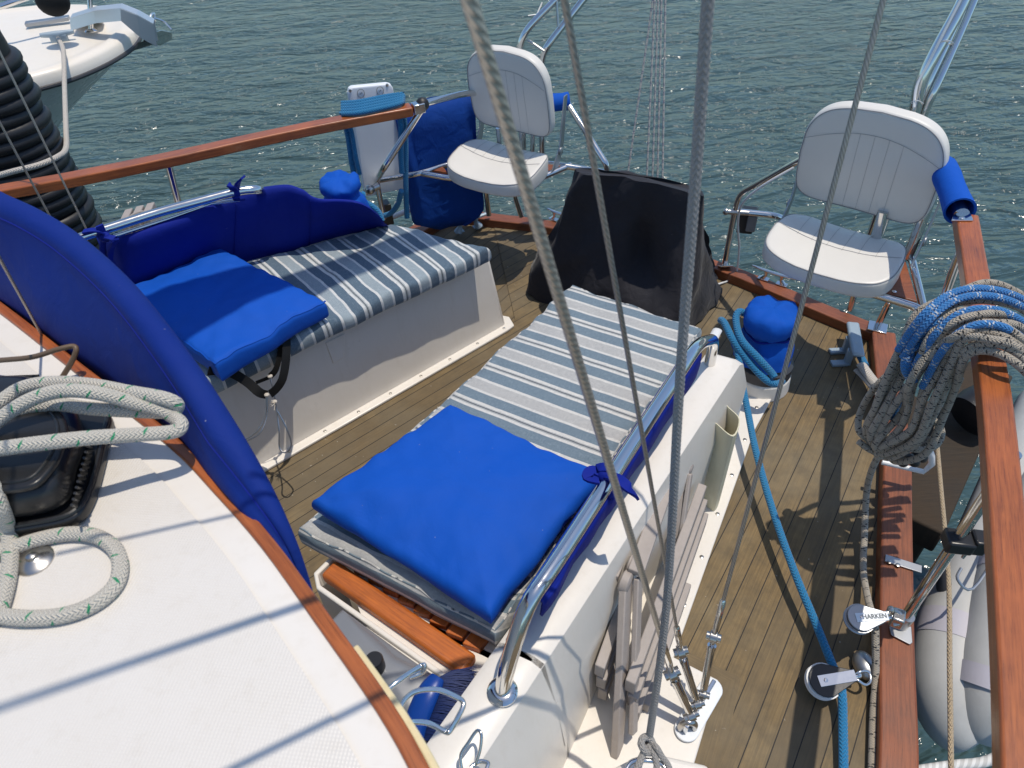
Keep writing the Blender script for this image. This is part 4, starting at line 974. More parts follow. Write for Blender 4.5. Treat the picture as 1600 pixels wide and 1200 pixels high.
# ================================================================== black mesh cover over the wheel pedestal
bb = [U(833, 452, 0), U(1060, 520, 0), U(1112, 450, 0), U(1085, 405, 0), U(865, 385, 0)]
ctr = sum(bb, Vector()) / 5
mb = MB(); rows = []
base_o = [U(828, 448, .01), U(862, 474, .01), U(905, 500, .01), U(960, 520, .01), U(1040, 545, .01), U(1100, 500, .01), U(1112, 448, .01), U(1098, 420, .01), U(1040, 400, .01), U(960, 385, .01), U(890, 380, .01), U(850, 400, .01)]
top_o = [U(902, 268, .60), U(930, 272, .61), U(975, 278, .61), U(1020, 285, .61), U(1062, 296, .60), U(1092, 304, .58), U(1098, 302, .55), U(1085, 292, .56), U(1035, 279, .60), U(985, 269, .61), U(940, 265, .61), U(905, 262, .60)]
base_o = cr(base_o, 6, True); top_o = cr(top_o, 6, True); n = len(base_o); tc = sum(top_o, Vector()) / n
for i in range(19):
    t = i / 18; row = []
    for k in range(n):
        a, b = base_o[k], top_o[k]; p = a.lerp(b, t); d = Vector((p.x - ctr.x, p.y - ctr.y, 0)); d = d.normalized() if d.length else d
        bul = math.sin(math.pi * t) * (-.02); f_ = noise.noise(Vector((k * .16, t * 2.2, 3))) * .055 * (1 - t * .6) + abs(noise.noise(Vector((k * .35 + t * 3, t * 1.6, 8)))) * .045 * (1.1 - t) + noise.noise(Vector((k * .3 - t * 5, t * 4, 2))) * .014
        side = .05 * math.sin(min(1, t * 1.3) * math.pi) if k in range(40, 60) else 0
        kk = k / 6.0; dent = math.exp(-((kk - 3.6 + t * .6) / .45) ** 2) * math.exp(-((t - .52) / .22) ** 2) * .10 ; bulge = math.exp(-((kk - 3.2) / .6) ** 2) * math.exp(-((t - .28) / .12) ** 2) * .05
        seam_ = .008 * math.exp(-((kk - 4.4) / .14) ** 2) + .008 * math.exp(-((kk - .3 - t * .2) / .14) ** 2)
        row.append(p + d * (bul + f_ + side - dent + bulge + seam_) + Vector((0, 0, .012 * noise.noise(Vector((k * .3, 0, 0))) if i == 0 else 0)))
    rows.append(row)
for q in (.7, .4, .1): rows.append([tc + (p - tc) * q + Vector((0, 0, .012 * (1 - q))) for p in top_o])
mb.grid(rows, True); o = mb.build('pedestal_cover', 'mesh_black', sharp=75)
tag(o, 'black mesh cover draped over the steering pedestal between the two helm chairs', 'cover')

# ================================================================== pocket, cleats, blocks, rigging
pk = MB(); z1_, z0_ = .34, .10
tops = [U(1121, 617, .34), U(1156, 655, .34), U(1146, 682, .345), U(1102, 647, .34)]
zd = Vector((0, 0, -.20)); bots = [W(1124, 770, tops[0]), W(1146, 785, tops[1]), W(1136, 797, tops[2]), W(1101, 800, tops[3])]
wall = cr([tops[0], tops[0].lerp(tops[1], .5), tops[1], tops[2], tops[2].lerp(tops[3], .5) - E2 * .006, tops[3]], 5, True)
hgt = (tops[3].z - bots[3].z)
G = []; ins = []
cc_ = sum(wall, Vector()) / len(wall)
for t in (0, .02, .3, .6, .98, 1): G.append([p + Vector((0, 0, -hgt * t)) + (p - cc_) * (-.03 * t) for p in wall])
for t in (1, .5, 0): ins.append([p + (cc_ - p) * .07 + Vector((0, 0, -hgt * t * .97)) for p in wall])
pk.grid(G + ins + [G[0]], True); o = pk.build('winch_handle_pocket', 'pocket', sharp=50)
tag(o, 'empty cream plastic pocket open at the top on the outside of the starboard coaming', 'holder')

def cleat(p, d, Lc, name, lab, mat='stainless', h=.04, r=.009, grp=None):
    d = Vector(d).normalized(); sd = Vector((-d.y, d.x, 0)); root = thing(name, p, lab, 'cleat', grp)
    mb = MB(); q = [p + d * (Lc / 2 * t) + Vector((0, 0, h + .006 * abs(t) ** 2)) for t in [i / 6 - 1 for i in range(13)]]
    mb.tube(q, [r * (.45 + .55 * (1 - abs(i / 6 - 1)) ** .5) for i in range(13)], 14, flat=.7); mb.build('horn', mat, root)
    for s_ in (-1, 1):
        mb = MB(); b = p + d * (s_ * Lc * .17); mb.tube([b + Vector((0, 0, 0)) + d * s_ * .012, b + Vector((0, 0, h * .5)), b + Vector((0, 0, h))], [r * 1.5, r * .75, r * .9], 12)
        mb.box(b + Vector((0, 0, .002)) + d * s_ * .006, d * .022, sd * .013, (0, 0, .002)); mb.build('foot', mat, root, bevel=.001)
    return root
cleat(U(1207, 440, TZ), U(1250, 447, TZ) - U(1163, 420, TZ), .19, 'mooring_cleat', 'polished steel cleat on the stern toe rail below the right helm chair', grp='steel mooring cleats')
cleat(U(872, 345, TZ), U(890, 348, TZ) - U(855, 336, TZ), .12, 'mooring_cleat', 'polished steel cleat on the toe rail, left of the black pedestal cover', grp='steel mooring cleats')
cleat(U(732, 358, .02), U(770, 338, .05) - U(692, 360, .05), .24, 'mooring_cleat', 'long white cleat on blue feet at the port quarter under the chair', mat='chock_steel', h=.05, r=.014)
# chock with rope at starboard quarter
ch = thing('deck_cleat', U(1328, 540, 0), 'grey steel block cleat with blue line on the deck at the starboard quarter', 'cleat')
ca, cb = U(1332, 505, .075), U(1341, 556, .075); dd = (cb - ca).normalized(); ss_ = Vector((-dd.y, dd.x, 0))
mb = MB(); mb.box((ca + cb) / 2, (cb - ca) / 2, ss_ * .022, (0, 0, .009)); mb.build('bar', 'chock_steel', ch, bevel=.008)
for t in (.38, .75):
    mb = MB(); p = ca.lerp(cb, t); p.z = 0; mb.box(p + Vector((-.015, 0, .03)), dd * .012, ss_ * .012, (0, 0, .035)); mb.box(p + Vector((-.045, -.004, .006)), (.03, 0, 0), (0, .014, 0), (0, 0, .006)); mb.build('leg', 'chock_steel', ch, bevel=.003)
ht = thing('dock_line', U(1350, 590, 0), 'short off white and blue dock line leading from the deck cleat towards the rope coil', 'rope')
mb = MB(); mb.tube(cr([U(1326, 530, .03), U(1338, 545, .04), U(1352, 572, .045)], 5), .013, 12); mb.build('blue_section', 'rope_teal', ht)
mb = MB(); mb.tube(cr([U(1346, 570, .05), U(1362, 592, .06), U(1385, 618, .11)], 5), .018, 12, flat=.6); mb.tube(cr([U(1338, 578, .03), U(1352, 592, .04), U(1378, 622, .1)], 5), .012, 12, flat=.6); mb.build('white_sleeve', 'rope_white', ht)

def block(root_name, lab, c, d, L, face, plate_mat, shell='black_plastic', sheave='white_plastic', writing=None):
    # c: swivel end, d: towards the sheave, face: plate normal
    d = Vector(d).normalized(); z = Vector(face).normalized(); s_ = z.cross(d).normalized(); z = d.cross(s_)
    root = thing(root_name, c, lab, 'pulley block', 'rope pulley blocks'); R1 = L * .36; cen = c + d * (L - R1)
    mb = MB(); mb.lathe(cen - z * .008, z, [(R1 * .98, 0), (R1 * .98, .003), (R1 * .8, .007), (R1 * .8, .009), (R1 * .98, .013), (R1 * .98, .016)], 32); mb.build('sheave', sheave, root)
    out = [c - s_ * R1 * .28] + [cen + (d * math.cos(a) - s_ * math.sin(a)) * R1 * .9 for a in [math.radians(x) for x in range(100, -101, -20)]] + [c + s_ * R1 * .28]
    for sg in (-1, 1):
        mb = MB(); mb.prism([p + z * (sg * .0115) for p in out], z * (.004 * sg)); mb.build('cheek', shell, root, bevel=.0015)
    mb = MB(); pl_ = [c - s_ * R1 * .30, c + d * L * .78 - s_ * R1 * .30, c + d * L * .78 + s_ * R1 * .30, c + s_ * R1 * .30]
    mb.prism([p + z * .0158 for p in pl_], z * .0015); sp = mb.build('strap_plate', plate_mat, root, bevel=.0006)
    OFF[sp.name] = OFF[root.name]
    mb = MB(); mb.lathe(cen + z * .017, z, [(R1 * .12, 0), (R1 * .12, .0015), (R1 * .05, .002)], 14); mb.build('pin', 'stainless', root)
    mb = MB(); mb.tube([c + d * .004, c - d * .012], .006, 12); mb.ball(c - d * .014, .008, 12); mb.build('swivel', 'stainless', root)
    if writing:
        cu = bpy.data.curves.new('lettering', 'FONT'); cu.body = writing; cu.size = R1 * .42; cu.align_x = 'CENTER'; cu.align_y = 'CENTER'; cu.extrude = .0002; cu.offset = R1 * .012
        dg_ = bpy.data.objects.new('tmp_text', cu); S.collection.objects.link(dg_); bpy.context.view_layer.update()
        me = bpy.data.meshes.new_from_object(dg_.evaluated_get(bpy.context.evaluated_depsgraph_get())); bpy.data.objects.remove(dg_)
        o = bpy.data.objects.new('lettering', me); S.collection.objects.link(o); me.materials.clear(); me.materials.append(MAT['ink'])
        o.parent = sp; xx = -d; yy = z.cross(xx); mt = Matrix((xx, yy, z)).transposed().to_4x4(); mt.translation = (c + d * L * .33 + z * .0176) - OFF[root.name]; o.matrix_local = mt
    return root
tilt = Vector((-.1, -.35, .93))
c_ = U(1383, 965, .15); block('pulley_block', 'grey pulley block on the stanchion foot, carrying the black flecked rope', c_, U(1330, 968, .15) - c_, .098, (.05, -.25, .95), 'board_white', 'dull_metal', 'dull_metal', 'HARKEN')
c2 = U(1333, 1057, .05); block('pulley_block', 'polished black and steel pulley block with white wheel on the deck, carrying the teal rope', c2, U(1268, 1068, .05) - c2, .118, (-.05, -.25, .95), 'stainless', 'black_plastic', 'white_plastic')
pe = thing('pad_eye', U(1352, 1045, 0), 'domed steel pad eye on the deck holding the lower pulley block', 'pad eye')
mb = MB(); mb.ball(U(1351, 1040, .018), .03, 20, (.9, 1.25, .8)); mb.build('dome', 'dull_metal', pe)
mb = MB(); q = [U(1336, 1056, .05), U(1345, 1049, .055), U(1357, 1050, .05), U(1360, 1064, .045), U(1352, 1070, .045), U(1341, 1063, .05)]; mb.tube(cr(q, 5, True), .0035, 10, closed=True); mb.build('shackle', 'stainless', pe)
sk = thing('shackle', U(1392, 962, .12), 'steel shackle joining the upper block to the stanchion foot', 'shackle')
mb = MB(); mb.tube(cr([U(1384, 962, .16), U(1392, 952, .165), U(1405, 958, .16), U(1408, 972, .15), U(1396, 976, .14)], 5), .006, 10); mb.ball(U(1392, 952, .17), .009, 10); mb.build('bow', 'cast_steel', sk)
mb = MB(); mb.box(U(1402, 966, .145), E1 * .018, E2 * .014, (0, 0, .018)); mb.build('toggle', 'cast_steel', sk, bevel=.004)

# chainplate and turnbuckles
cpb = U(1073, 1140, .022); cpl = thing('chainplate', cpb, 'rounded steel plate on the white pad with three rigging toggles', 'chainplate')
cd_ = (U(1106, 1085, .022) - cpb).normalized(); cn = Vector((-cd_.y, cd_.x, 0)); Lp = (U(1112, 1080, .022) - cpb).length
out = [(math.cos(a) * .03 + (Lp if math.cos(a) > 0 else 0), math.sin(a) * .028) for a in [2 * math.pi * k / 32 for k in range(32)]]
mb = MB(); mb.prism([cpb + cd_ * x + cn * y for x, y in out], (0, 0, .006)); mb.build('oval_plate', 'board_white', cpl, bevel=.002)
mb = MB(); mb.tube(cr([cpb + Vector((-.016, 0, .004)), cpb + Vector((-.014, 0, .03)), cpb + Vector((0, 0, .042)), cpb + Vector((.014, 0, .03)), cpb + Vector((.016, 0, .004))], 5), .008, 12); mb.build('eye', 'cast_steel', cpl)
mb = MB(); mb.box(cpb + cd_ * .055 + Vector((0, 0, .02)), cd_ * .07, cn * .005, (0, 0, .022)); mb.build('tang', 'stainless', cpl, bevel=.002)
def screw(root, A, B, r, name='turnbuckle'):
    A = Vector(A); B = Vector(B); d = (B - A)
    P = [A.lerp(B, t) for t in (0, .05, .051, .12, .121, .80, .801, .86, .861, 1.0)]
    mb = MB(); mb.tube(P, [r * .9, r * .9, r * .5, r * .5, r * 1.05, r * 1.05, r * 1.2, r * 1.2, r * .6, r * .6], 16, flat=1); mb.build(name, 'stainless', root)
    x = d.normalized().cross(CAM - A).normalized()
    for (p, q) in ((A, 1.0), (B, 1.25)):
        mb = MB(); mb.tube([p - x * r * 1.9, p - x * r * .9, p - x * r * .9, p + x * r * .9, p + x * r * .9, p + x * r * 1.9], [r * .9 * q, r * .9 * q, r * 1.35 * q, r * 1.35 * q, r * .9 * q, r * .9 * q], 16); mb.build('toggle', 'cast_steel', root, bevel=.001)
def stay(lab, A, B, d_end, mat, rw, rt, px_top, swage=.1, ext=1.5, nm='shroud'):
    # A chainplate end, B top of the turnbuckle, then wire to the sighted point and on upwards
    root = thing(nm, A, lab, 'rigging wire', 'steel shrouds')
    screw(root, A, B, rt); Tp = D(px_top[0], px_top[1], d_end); dv = Tp - B
    mb = MB(); mb.tube([B + dv * .0, B + dv * .05, B + dv * swage, B + dv * (swage + .004)], [rt * .7, rt * .85, rt * .8, rw], 14); mb.build('swage_fitting', 'stainless', root)
    mb = MB(); L = dv.length; P = [B + dv * t for t in [swage + (ext - swage) * i / 40 for i in range(41)]]; mb.tube(P, rw, 14); mb.build('wire', mat, root); return root
e1_ = cpb + cd_ * .0 + Vector((0, 0, .035)); e2_ = cpb + cd_ * .055 + Vector((0, 0, .05)); e3_ = cpb + cd_ * .10 + Vector((0, 0, .055))
stay('thick twisted steel shroud, leftmost of three, crossing the big blue cushion', U(1080, 1118, .07), U(1050, 1052, .19), .44, 'wire_strand', .0056, .0095, (733, 0), .13, 2.6)
stay('thin steel shroud in the middle, passing just left of the grey braided rope foot', U(1090, 1100, .08), U(1064, 1018, .23), .60, 'thin_strand', .0034, .0085, (882, 0), .09)
stay('thin steel shroud, rightmost of three, crossing the front of the right helm chair', U(1098, 1085, .08), U(1115, 995, .25), .95, 'thin_strand', .0042, .0085, (1380, 0), .09)
# grey braided rope
gr_ = thing('braided_rope', U(1012, 1170, .25), 'thick grey braided rope hanging straight down past the starboard coaming', 'rope')
g0 = U(1013, 1165, .3); gt = D(1106, 0, .62); dv = gt - g0
gm = [U(1014, 1155, .3), D(1032, 1030, 1.26), D(1045, 900, 1.14), D(1062, 600, .90), D(1085, 300, .74), gt, gt + (gt - D(1085, 300, .74)) * 1.0, gt + (gt - D(1085, 300, .74)) * 3.0 + Vector((0, -.05, 0))]
gq = cr(gm, 10); mb = MB(); mb.tube(gq, [.0072 - .0014 * min(1, i / 50) for i in range(len(gq))], 16); mb.build('rope_run', 'rope_grey', gr_)
mb = MB(); kk = U(1011, 1165, .3)
mb.tube(cr([kk + Vector((.012 * math.cos(a), .012 * math.sin(a), .012 * math.sin(a * .7))) for a in [i * .9 for i in range(12)]], 4), .007, 10); mb.build('knot', 'rope_grey', gr_)
mb = MB(); mb.tube(cr([kk, U(1000, 1190, .29), U(992, 1215, .28), U(1005, 1230, .28)], 5), .007, 10); mb.build('knot_leg', 'rope_grey', gr_)
mb = MB(); mb.tube(cr([kk, U(1022, 1178, .30), U(1026, 1198, .29), U(1022, 1225, .28)], 5), .006, 10); mb.build('knot_leg', 'rope_grey', gr_)
mb = MB(); mb.tube(cr([kk + Vector((.01, 0, .0)), U(1026, 1168, .31), U(1034, 1182, .30), U(1044, 1196, .29), U(1050, 1215, .28)], 5), .006, 10); mb.build('knot_leg', 'rope_grey', gr_)
hr_ = MB(); hr_.tube(cr([U(972, 1220, .28), U(985, 1192, .285), U(1010, 1188, .29), U(1035, 1195, .285), U(1045, 1222, .28)], 6), .005, 10); o = hr_.build('wire_bail', 'stainless'); tag(o, 'bent steel bail at the bottom edge under the grey rope knot', 'bail', 'bent steel bails')
# low coaming shelf at bottom edge where the rope is made fast
mb = MB(); q = Us((930, 1208, .22), (1000, 1158, .22), (1085, 1140, .02), (1095, 1300, .02), (900, 1300, .22)); 
q = [U(905, 1225, .2), U(1010, 1172, .2), U(1110, 1195, .2), U(1110, 1330, .2), U(890, 1330, .2)]
mb.prism([p - Vector((0, 0, .18)) for p in q], (0, 0, .18)); o = mb.build('deck_step', 'gelcoat', bevel=.012); tag(o, 'white moulded step at the bottom edge where the grey rope is tied', 'step')

# ================================================================== rope coil on the starboard cap rail
A_ = [(1352, 668, .40), (1372, 612, .52), (1402, 545, .66), (1440, 492, .76), (1485, 457, .79), (1535, 449, .79), (1590, 462, .76), (1650, 500, .66)]
B_ = [(1398, 722, .33), (1445, 700, .42), (1470, 648, .54), (1488, 600, .64), (1512, 563, .74), (1548, 548, .78), (1590, 568, .77), (1650, 640, .66)]
kn = (1378, 706, .34)
coil = thing('rope_coil', U(1500, 520, .74), 'thick coil of black flecked and blue rope hung over the right hand teak rail', 'rope coil')
rnd2 = random.Random(5)
def strand(t, mat, lift=0.0, r=.0088, full=True):
    P = []
    for i in range(8):
        a, b = A_[i], B_[i]; j = 9 if 0 < i < 7 else 4
        P.append(U(a[0] + (b[0] - a[0]) * t + rnd2.uniform(-j, j), a[1] + (b[1] - a[1]) * t + rnd2.uniform(-j, j), a[2] + (b[2] - a[2]) * t + lift))
    if full:
        lo = U(kn[0] + rnd2.uniform(-14, 14), kn[1] + rnd2.uniform(-10, 6), kn[2] + rnd2.uniform(-.02, .02)); P = [lo] + P
    mb = MB(); mb.tube(cr(P, 7), r, 12); return mb.build('coil_turn', mat, coil)
NST = 13
for i in range(NST):
    t = i / (NST - 1); strand(t, 'rope_fleck', lift=.012 * (i % 2) + (.012 if 3 < i < 10 else 0))
for t in (.02, .13, .34, .58):
    a = [(A_[i][0] + (B_[i][0] - A_[i][0]) * t, A_[i][1] + (B_[i][1] - A_[i][1]) * t, A_[i][2] + (B_[i][2] - A_[i][2]) * t + .028) for i in range(2, 8)]
    mb = MB(); mb.tube(cr([U(*p) for p in a], 7), .0085, 12); mb.build('blue_turn', 'rope_bluefleck', coil)
# loose bights at the bottom and the blue eye loops
def loop(pts, mat, r=.0085, nm='bight', closed=False): mb = MB(); mb.tube(cr([U(*p) for p in pts], 7, closed), r, 12, closed=closed); return mb.build(nm, mat, coil)
loop([(1440, 640, .47), (1470, 670, .42), (1462, 696, .39), (1430, 702, .38), (1395, 690, .38), (1380, 660, .42), (1384, 610, .52), (1400, 570, .6)], 'rope_fleck')
loop([(1420, 560, .60), (1372, 600, .52), (1346, 640, .42), (1342, 672, .38), (1362, 688, .36), (1392, 684, .37), (1420, 676, .40)], 'rope_fleck')
loop([(1410, 600, .54), (1382, 625, .48), (1371, 660, .41), (1376, 690, .37), (1372, 712, .34)], 'rope_fleck')
loop([(1342, 690, .36), (1362, 704, .34), (1388, 708, .34), (1420, 696, .36), (1455, 690, .4), (1478, 640, .5), (1500, 590, .6)], 'rope_fleck')
loop([(1455, 505, .76), (1430, 520, .74), (1414, 538, .70), (1420, 548, .69), (1445, 530, .72), (1462, 505, .77)], 'rope_bluefleck')
loop([(1475, 500, .78), (1440, 520, .74), (1425, 540, .70), (1424, 560, .67), (1440, 568, .66), (1452, 555, .68), (1450, 540, .70)], 'rope_bluefleck')
loop([(1418, 556, .68), (1416, 575, .65), (1426, 592, .62), (1432, 580, .63)], 'rope_bluefleck', r=.012)
loop([(1416, 614, .55), (1402, 630, .5), (1397, 655, .45)], 'rope_bluefleck', r=.011)
loop([(1378, 706, .35), (1368, 700, .36), (1372, 692, .37), (1384, 700, .36), (1380, 712, .34), (1370, 712, .34)], 'rope_fleck')
for k, (x, y) in enumerate(((1420, 716), (1432, 708), (1440, 715), (1428, 722), (1410, 722), (1402, 712), (1438, 698), (1450, 690))):
    mb = MB(); mb.ball(U(x + 1, y, .30 - k * .004), .0145, 12); mb.build('parrel_bead', 'rubber', coil)
mb = MB()
for (x, y, z) in [(1497, 580, .58), (1500, 571, .6), (1494, 600, .55), (1488, 618, .5), (1480, 640, .46), (1470, 660, .42), (1460, 676, .4)]: mb.ball(U(x, y, z), .0125, 10)
run = thing('flecked_rope', U(1360, 900, .02), 'single black flecked rope running from the coil down beside the starboard toe rail', 'rope')
mb = MB(); mb.tube(cr([U(1376, 706, .34), U(1362, 735, .24), U(1354, 770, .12), U(1351, 830, .05), U(1349, 890, .03), U(1356, 935, .06), U(1366, 972, .12), U(1368, 1000, .10), U(1368, 1060, .03), U(1364, 1130, .015), U(1361, 1270, .015)], 8), .0088, 12); mb.build('upper_run', 'rope_fleck', run)
# fairlead bar
fb = thing('fairlead', U(1420, 735, .1), 'white metal fairlead with an upturned horn beside the toe rail under the coil', 'fairlead')
mb = MB(); mb.tube([U(1378, 722, .12), U(1443, 737, .12), U(1456, 725, .15), U(1455, 712, .19), U(1451, 703, .21)], [.008, .008, .009, .010, .011], 12); mb.build('horn', 'white_plastic', fb)

# ================================================================== outboard side at lower right
dp = thing('dock_pile', U(1500, 740, -.6), 'dark wet timber beam standing in the water outboard of the toe rail', 'dock timber')
q = [U(1478, 640, -.05), U(1500, 600, -.05), U(1600, 600, -.05), U(1570, 830, -.05), U(1430, 850, -.05), U(1420, 760, -.05)]
mb = MB(); a0, a1 = U(1540, 590, -.12), U(1425, 830, -.12); dd = (a1 - a0).normalized(); sd = Vector((-dd.y, dd.x, 0))
mb.box((a0 + a1) / 2, (a1 - a0) / 2, sd * .075, (0, 0, .05)); mb.build('beam', 'timber', dp, bevel=.008)
mb = MB(); mb.box((a0 + a1) / 2 - Vector((0, 0, .25)) - sd * .11, (a1 - a0) / 2, sd * .10, (0, 0, .05)); mb.build('lower_beam', 'timber', dp, bevel=.008)
mb = MB(); mb.box((a0 + a1) / 2 + sd * .0 + Vector((0, 0, -.6)), dd * .08, sd * .08, (0, 0, .5)); mb.build('post', 'timber', dp, bevel=.01)
mb = MB(); a = U(1530, 640, .02); mb.lathe(a, (.6, .25, .2), [(.05, -.05), (.075, -.045), (.08, 0), (.075, .045), (.05, .05)], 26); o = mb.build('rubber_fender', 'rubber'); tag(o, 'round black rubber fender on the timber behind the right hand teak rail', 'fender')
dh = thing('dinghy', U(1510, 1000, -.45), 'pale grey inflatable dinghy hanging on edge outboard of the teak rail at lower right', 'dinghy')
T1_ = cr([U(1640, 640, -.12), U(1590, 760, -.12), U(1545, 870, -.16), U(1498, 980, -.2), U(1485, 1060, -.24), U(1492, 1120, -.28), U(1520, 1158, -.3)], 8)
mb = MB(); mb.tube(T1_, [.105] * 30 + [.105 - .05 * ((i) / (len(T1_) - 31)) ** 2 for i in range(len(T1_) - 30)], 26); mb.build('inner_tube', 'dinghy_grey', dh)
T2_ = cr([U(1690, 700, -.02), U(1640, 790, -.04), U(1590, 900, -.08), U(1563, 1010, -.14), U(1545, 1090, -.2), U(1528, 1150, -.28)], 8)
mb = MB(); mb.tube(T2_, [.10] * 25 + [.10 - .05 * (i / (len(T2_) - 26)) ** 2 for i in range(len(T2_) - 25)], 26); mb.build('outer_tube', 'dinghy_grey', dh)
for (T, i, r) in ((T1_, 24, .1065), (T2_, 14, .1015), (T2_, 28, .100)):
    mb = MB(); mb.tube(T[i:i + 4], r, 26, caps=False); mb.build('seam_band', 'dinghy_band', dh)
mb = MB(); mb.sweep(cr([U(1600, 800, -.06), U(1570, 880, -.10), U(1530, 1000, -.16), U(1512, 1100, -.24)], 6), [(-.03, -.01), (.03, -.01), (.03, .012), (-.03, .012)]); mb.build('rubbing_strake', 'dinghy_band', dh, bevel=.005)
mb = MB(); mb.tube(cr([U(1502, 888, .05), U(1496, 905, .04), U(1520, 920, .02), U(1560, 860, .05), U(1590, 800, .08)], 4), .004, 8); mb.build('wire_frame', 'dull_metal', dh)
rp = MB(); rp.tube(cr([U(1640, 1100, .0), U(1600, 1130, -.05), U(1575, 1170, -.1), U(1540, 1190, -.12), U(1490, 1196, -.12), U(1430, 1205, -.1)], 8), .012, 14); o = rp.build('twisted_rope', 'laid_rope'); tag(o, 'white three strand twisted rope below the grey dinghy at the lower right corner', 'rope')
cl = thing('pole_clamp', U(1497, 845, .35), 'black plastic clamp fixed round the leaning stanchion at the right', 'clamp')
cc = W(1497, 846, sbase + Vector((.0, 0, 0))); mb = MB(); dst = (Vector((stt.x, stt.y, .70)) - sbase).normalized(); x1 = dst.orthogonal().normalized()
xs = Vector((.93, -.2, 0)).normalized(); ys = dst.cross(xs).normalized()
mb.box(cc, xs * .028, ys * .024, dst * .018); mb.build('clamp_half', 'black_plastic', cl, bevel=.006)
mb = MB(); mb.box(cc + xs * .038 + dst * .004, xs * .014, ys * .02, dst * .022); mb.build('clamp_half', 'black_plastic', cl, bevel=.004)
mb = MB(); mb.tube([cc + xs * .03 - dst * .01, cc + xs * .03 - dst * .055], .004, 8); mb.build('bolt', 'stainless', cl)
tn = MB(); tn.tube(cr([U(1462, 668, .16), U(1470, 760, .14), U(1482, 900, .12), U(1484, 1050, .10), U(1487, 1270, .10)], 6), .0058, 10); o = tn.build('thin_pole', 'line_tan'); tag(o, 'thin tan stick hanging upright just outboard of the starboard toe rail', 'stick')
bt2 = MB(); bt2.tube([U(1472, 880, -.05), U(1476, 930, -.15)], .02, 12); o = bt2.build('hanging_tube', 'winch_dark'); tag(o, 'short dark hanging tube end beside the grey dinghy', 'tube')

# ================================================================== folded grey deck chair on the coaming side
fc = thing('folding_chair', Bp(-.05, -.08, .0), 'folded grey resin slatted deck chair leaning against the white starboard coaming', 'folding chair', 'folded grey resin chairs')
def slat(nm, p0, p1, w_, h_, side):                      # bar from p0 to p1 (top centre line)
    mb = MB(); d = (p1 - p0).normalized(); sd = Vector(side); mb.box((p0 + p1) / 2 - Vector((0, 0, h_)), (p1 - p0) / 2, sd * w_, (0, 0, h_)); return mb.build(nm, 'grey_resin', fc, bevel=.003)
n0 = U(985, 1066, .195); n1 = U(1098, 756, .225)
ztop = n0.z
for k in range(3):
    dz = Vector((0, 0, -.056 * k)) + E2 * (.011 * k); slat('slat', n0 + dz + E1 * (-.004 * k), n1 + dz, .012, .0255, E2)
for k in range(1):
    slat('slat', Bp((n0 - O).dot(E1) + .03, -.024, .055), Bp((n1 - O).dot(E1) - .2, -.03, .055), .010, .02, E2)
m0 = U(937, 1042, .20); m1 = U(978, 925, .22)
for k in range(3):
    dz = Vector((0, 0, -.054 * k)) + E2 * .006 * k; slat('slat', m0 + dz, m1 + dz, .012, .024, E2)
def bar(nm, pts, r=.012, w=1.6):
    mb = MB(); P = [Vector(p) for p in pts]
    mb.sweep(P, [(-r * .55, -r * w), (r * .55, -r * w), (r * .55, r * w), (-r * .55, r * w)], up=E1); return mb.build(nm, 'grey_resin', fc, bevel=.003)
pk0 = U(978, 908, .33); pk1 = U(966, 1165, .06)
bar('leg', [pk0, pk0.lerp(pk1, .5), pk1 - Vector((0, 0, .05))], .016, 1.2)
pk2 = pk0 + E2 * .022 + E1 * .02; bar('leg', [pk2, pk1 + E2 * .02 + E1 * .04], .012, 1.1)
mb = MB(); mb.lathe(pk0 - E2 * .012 - Vector((0, 0, .005)), E2, [(.020, 0), (.027, .004), (.027, .02), (.020, .024)], 24); mb.build('knuckle', 'grey_resin', fc, bevel=.001)
mb = MB(); mb.lathe(pk0 + E1 * .045 + E2 * .0 + Vector((0, 0, .004)), E2, [(.016, -.012), (.022, -.008), (.022, .012), (.016, .016)], 24); mb.build('knuckle', 'grey_resin', fc)
pf = U(1072, 724, .31); pf2 = U(1052, 900, .10)
mb = MB(); mb.lathe(pf, E1, [(.018, -.03), (.022, -.02), (.022, -.004), (.017, 0), (.021, .004), (.021, .02), (.016, .03)], 22); mb.build('knuckle', 'grey_resin', fc)
bar('leg', [pf, pf.lerp(pf2, .5), Vector((pf2.x, pf2.y, .06))], .014, 1.2)
bar('leg', [pf + E2 * .02 - E1 * .03, Vector((pf2.x, pf2.y, .05)) + E2 * .015 - E1 * .04], .010, 1.0)
aa, ab = U(1043, 752, .36), U(1012, 850, .36)
slat('arm', ab - E1 * .08, aa + E1 * .02, .018, .008, E2)
slat('arm', U(962, 900, .34), U(1005, 800, .35), .006, .012, E2)

# ================================================================== well beside the companionway: bottle, brush, steel hooks
wl = MB(); q = [U(440, 900, .10), U(760, 1090, .10), U(700, 1240, .10), U(560, 1240, .10)]
bo = thing('bottle', U(590, 1070, .1), 'grey plastic bottle with a black screw cap in the dark well below the roof edge', 'bottle')
p0_, p1_ = U(512, 990, .38), U(664, 1116, .36); dbo = (p1_ - p0_).normalized(); fr3 = frame((p0_ + p1_) / 2 - Vector((0, 0, .13)) + fn * .018, dbo)
Lb = (p1_ - p0_).length
mb = MB(); out = resample([(-Lb / 2 - .03, -.03), (Lb / 2 + .01, -.055), (Lb / 2 + .03, -.04), (Lb / 2 + .03, .04), (Lb / 2 + .01, .055), (-Lb / 2 - .03, .04)], .012); mb.pad(fr3, out, .13, .016, .018, None, 8); mb.build('body', 'bottle_grey', bo, sharp=80)
cpn = U(583, 1028, .425); mb = MB(); mb.lathe(cpn - Vector((0, 0, .045)), (0, 0, 1), [(.022, -.03), (.016, .0), (.0185, .002), (.0185, .036), (.0165, .040)], 28); mb.build('cap', 'black_plastic', bo)
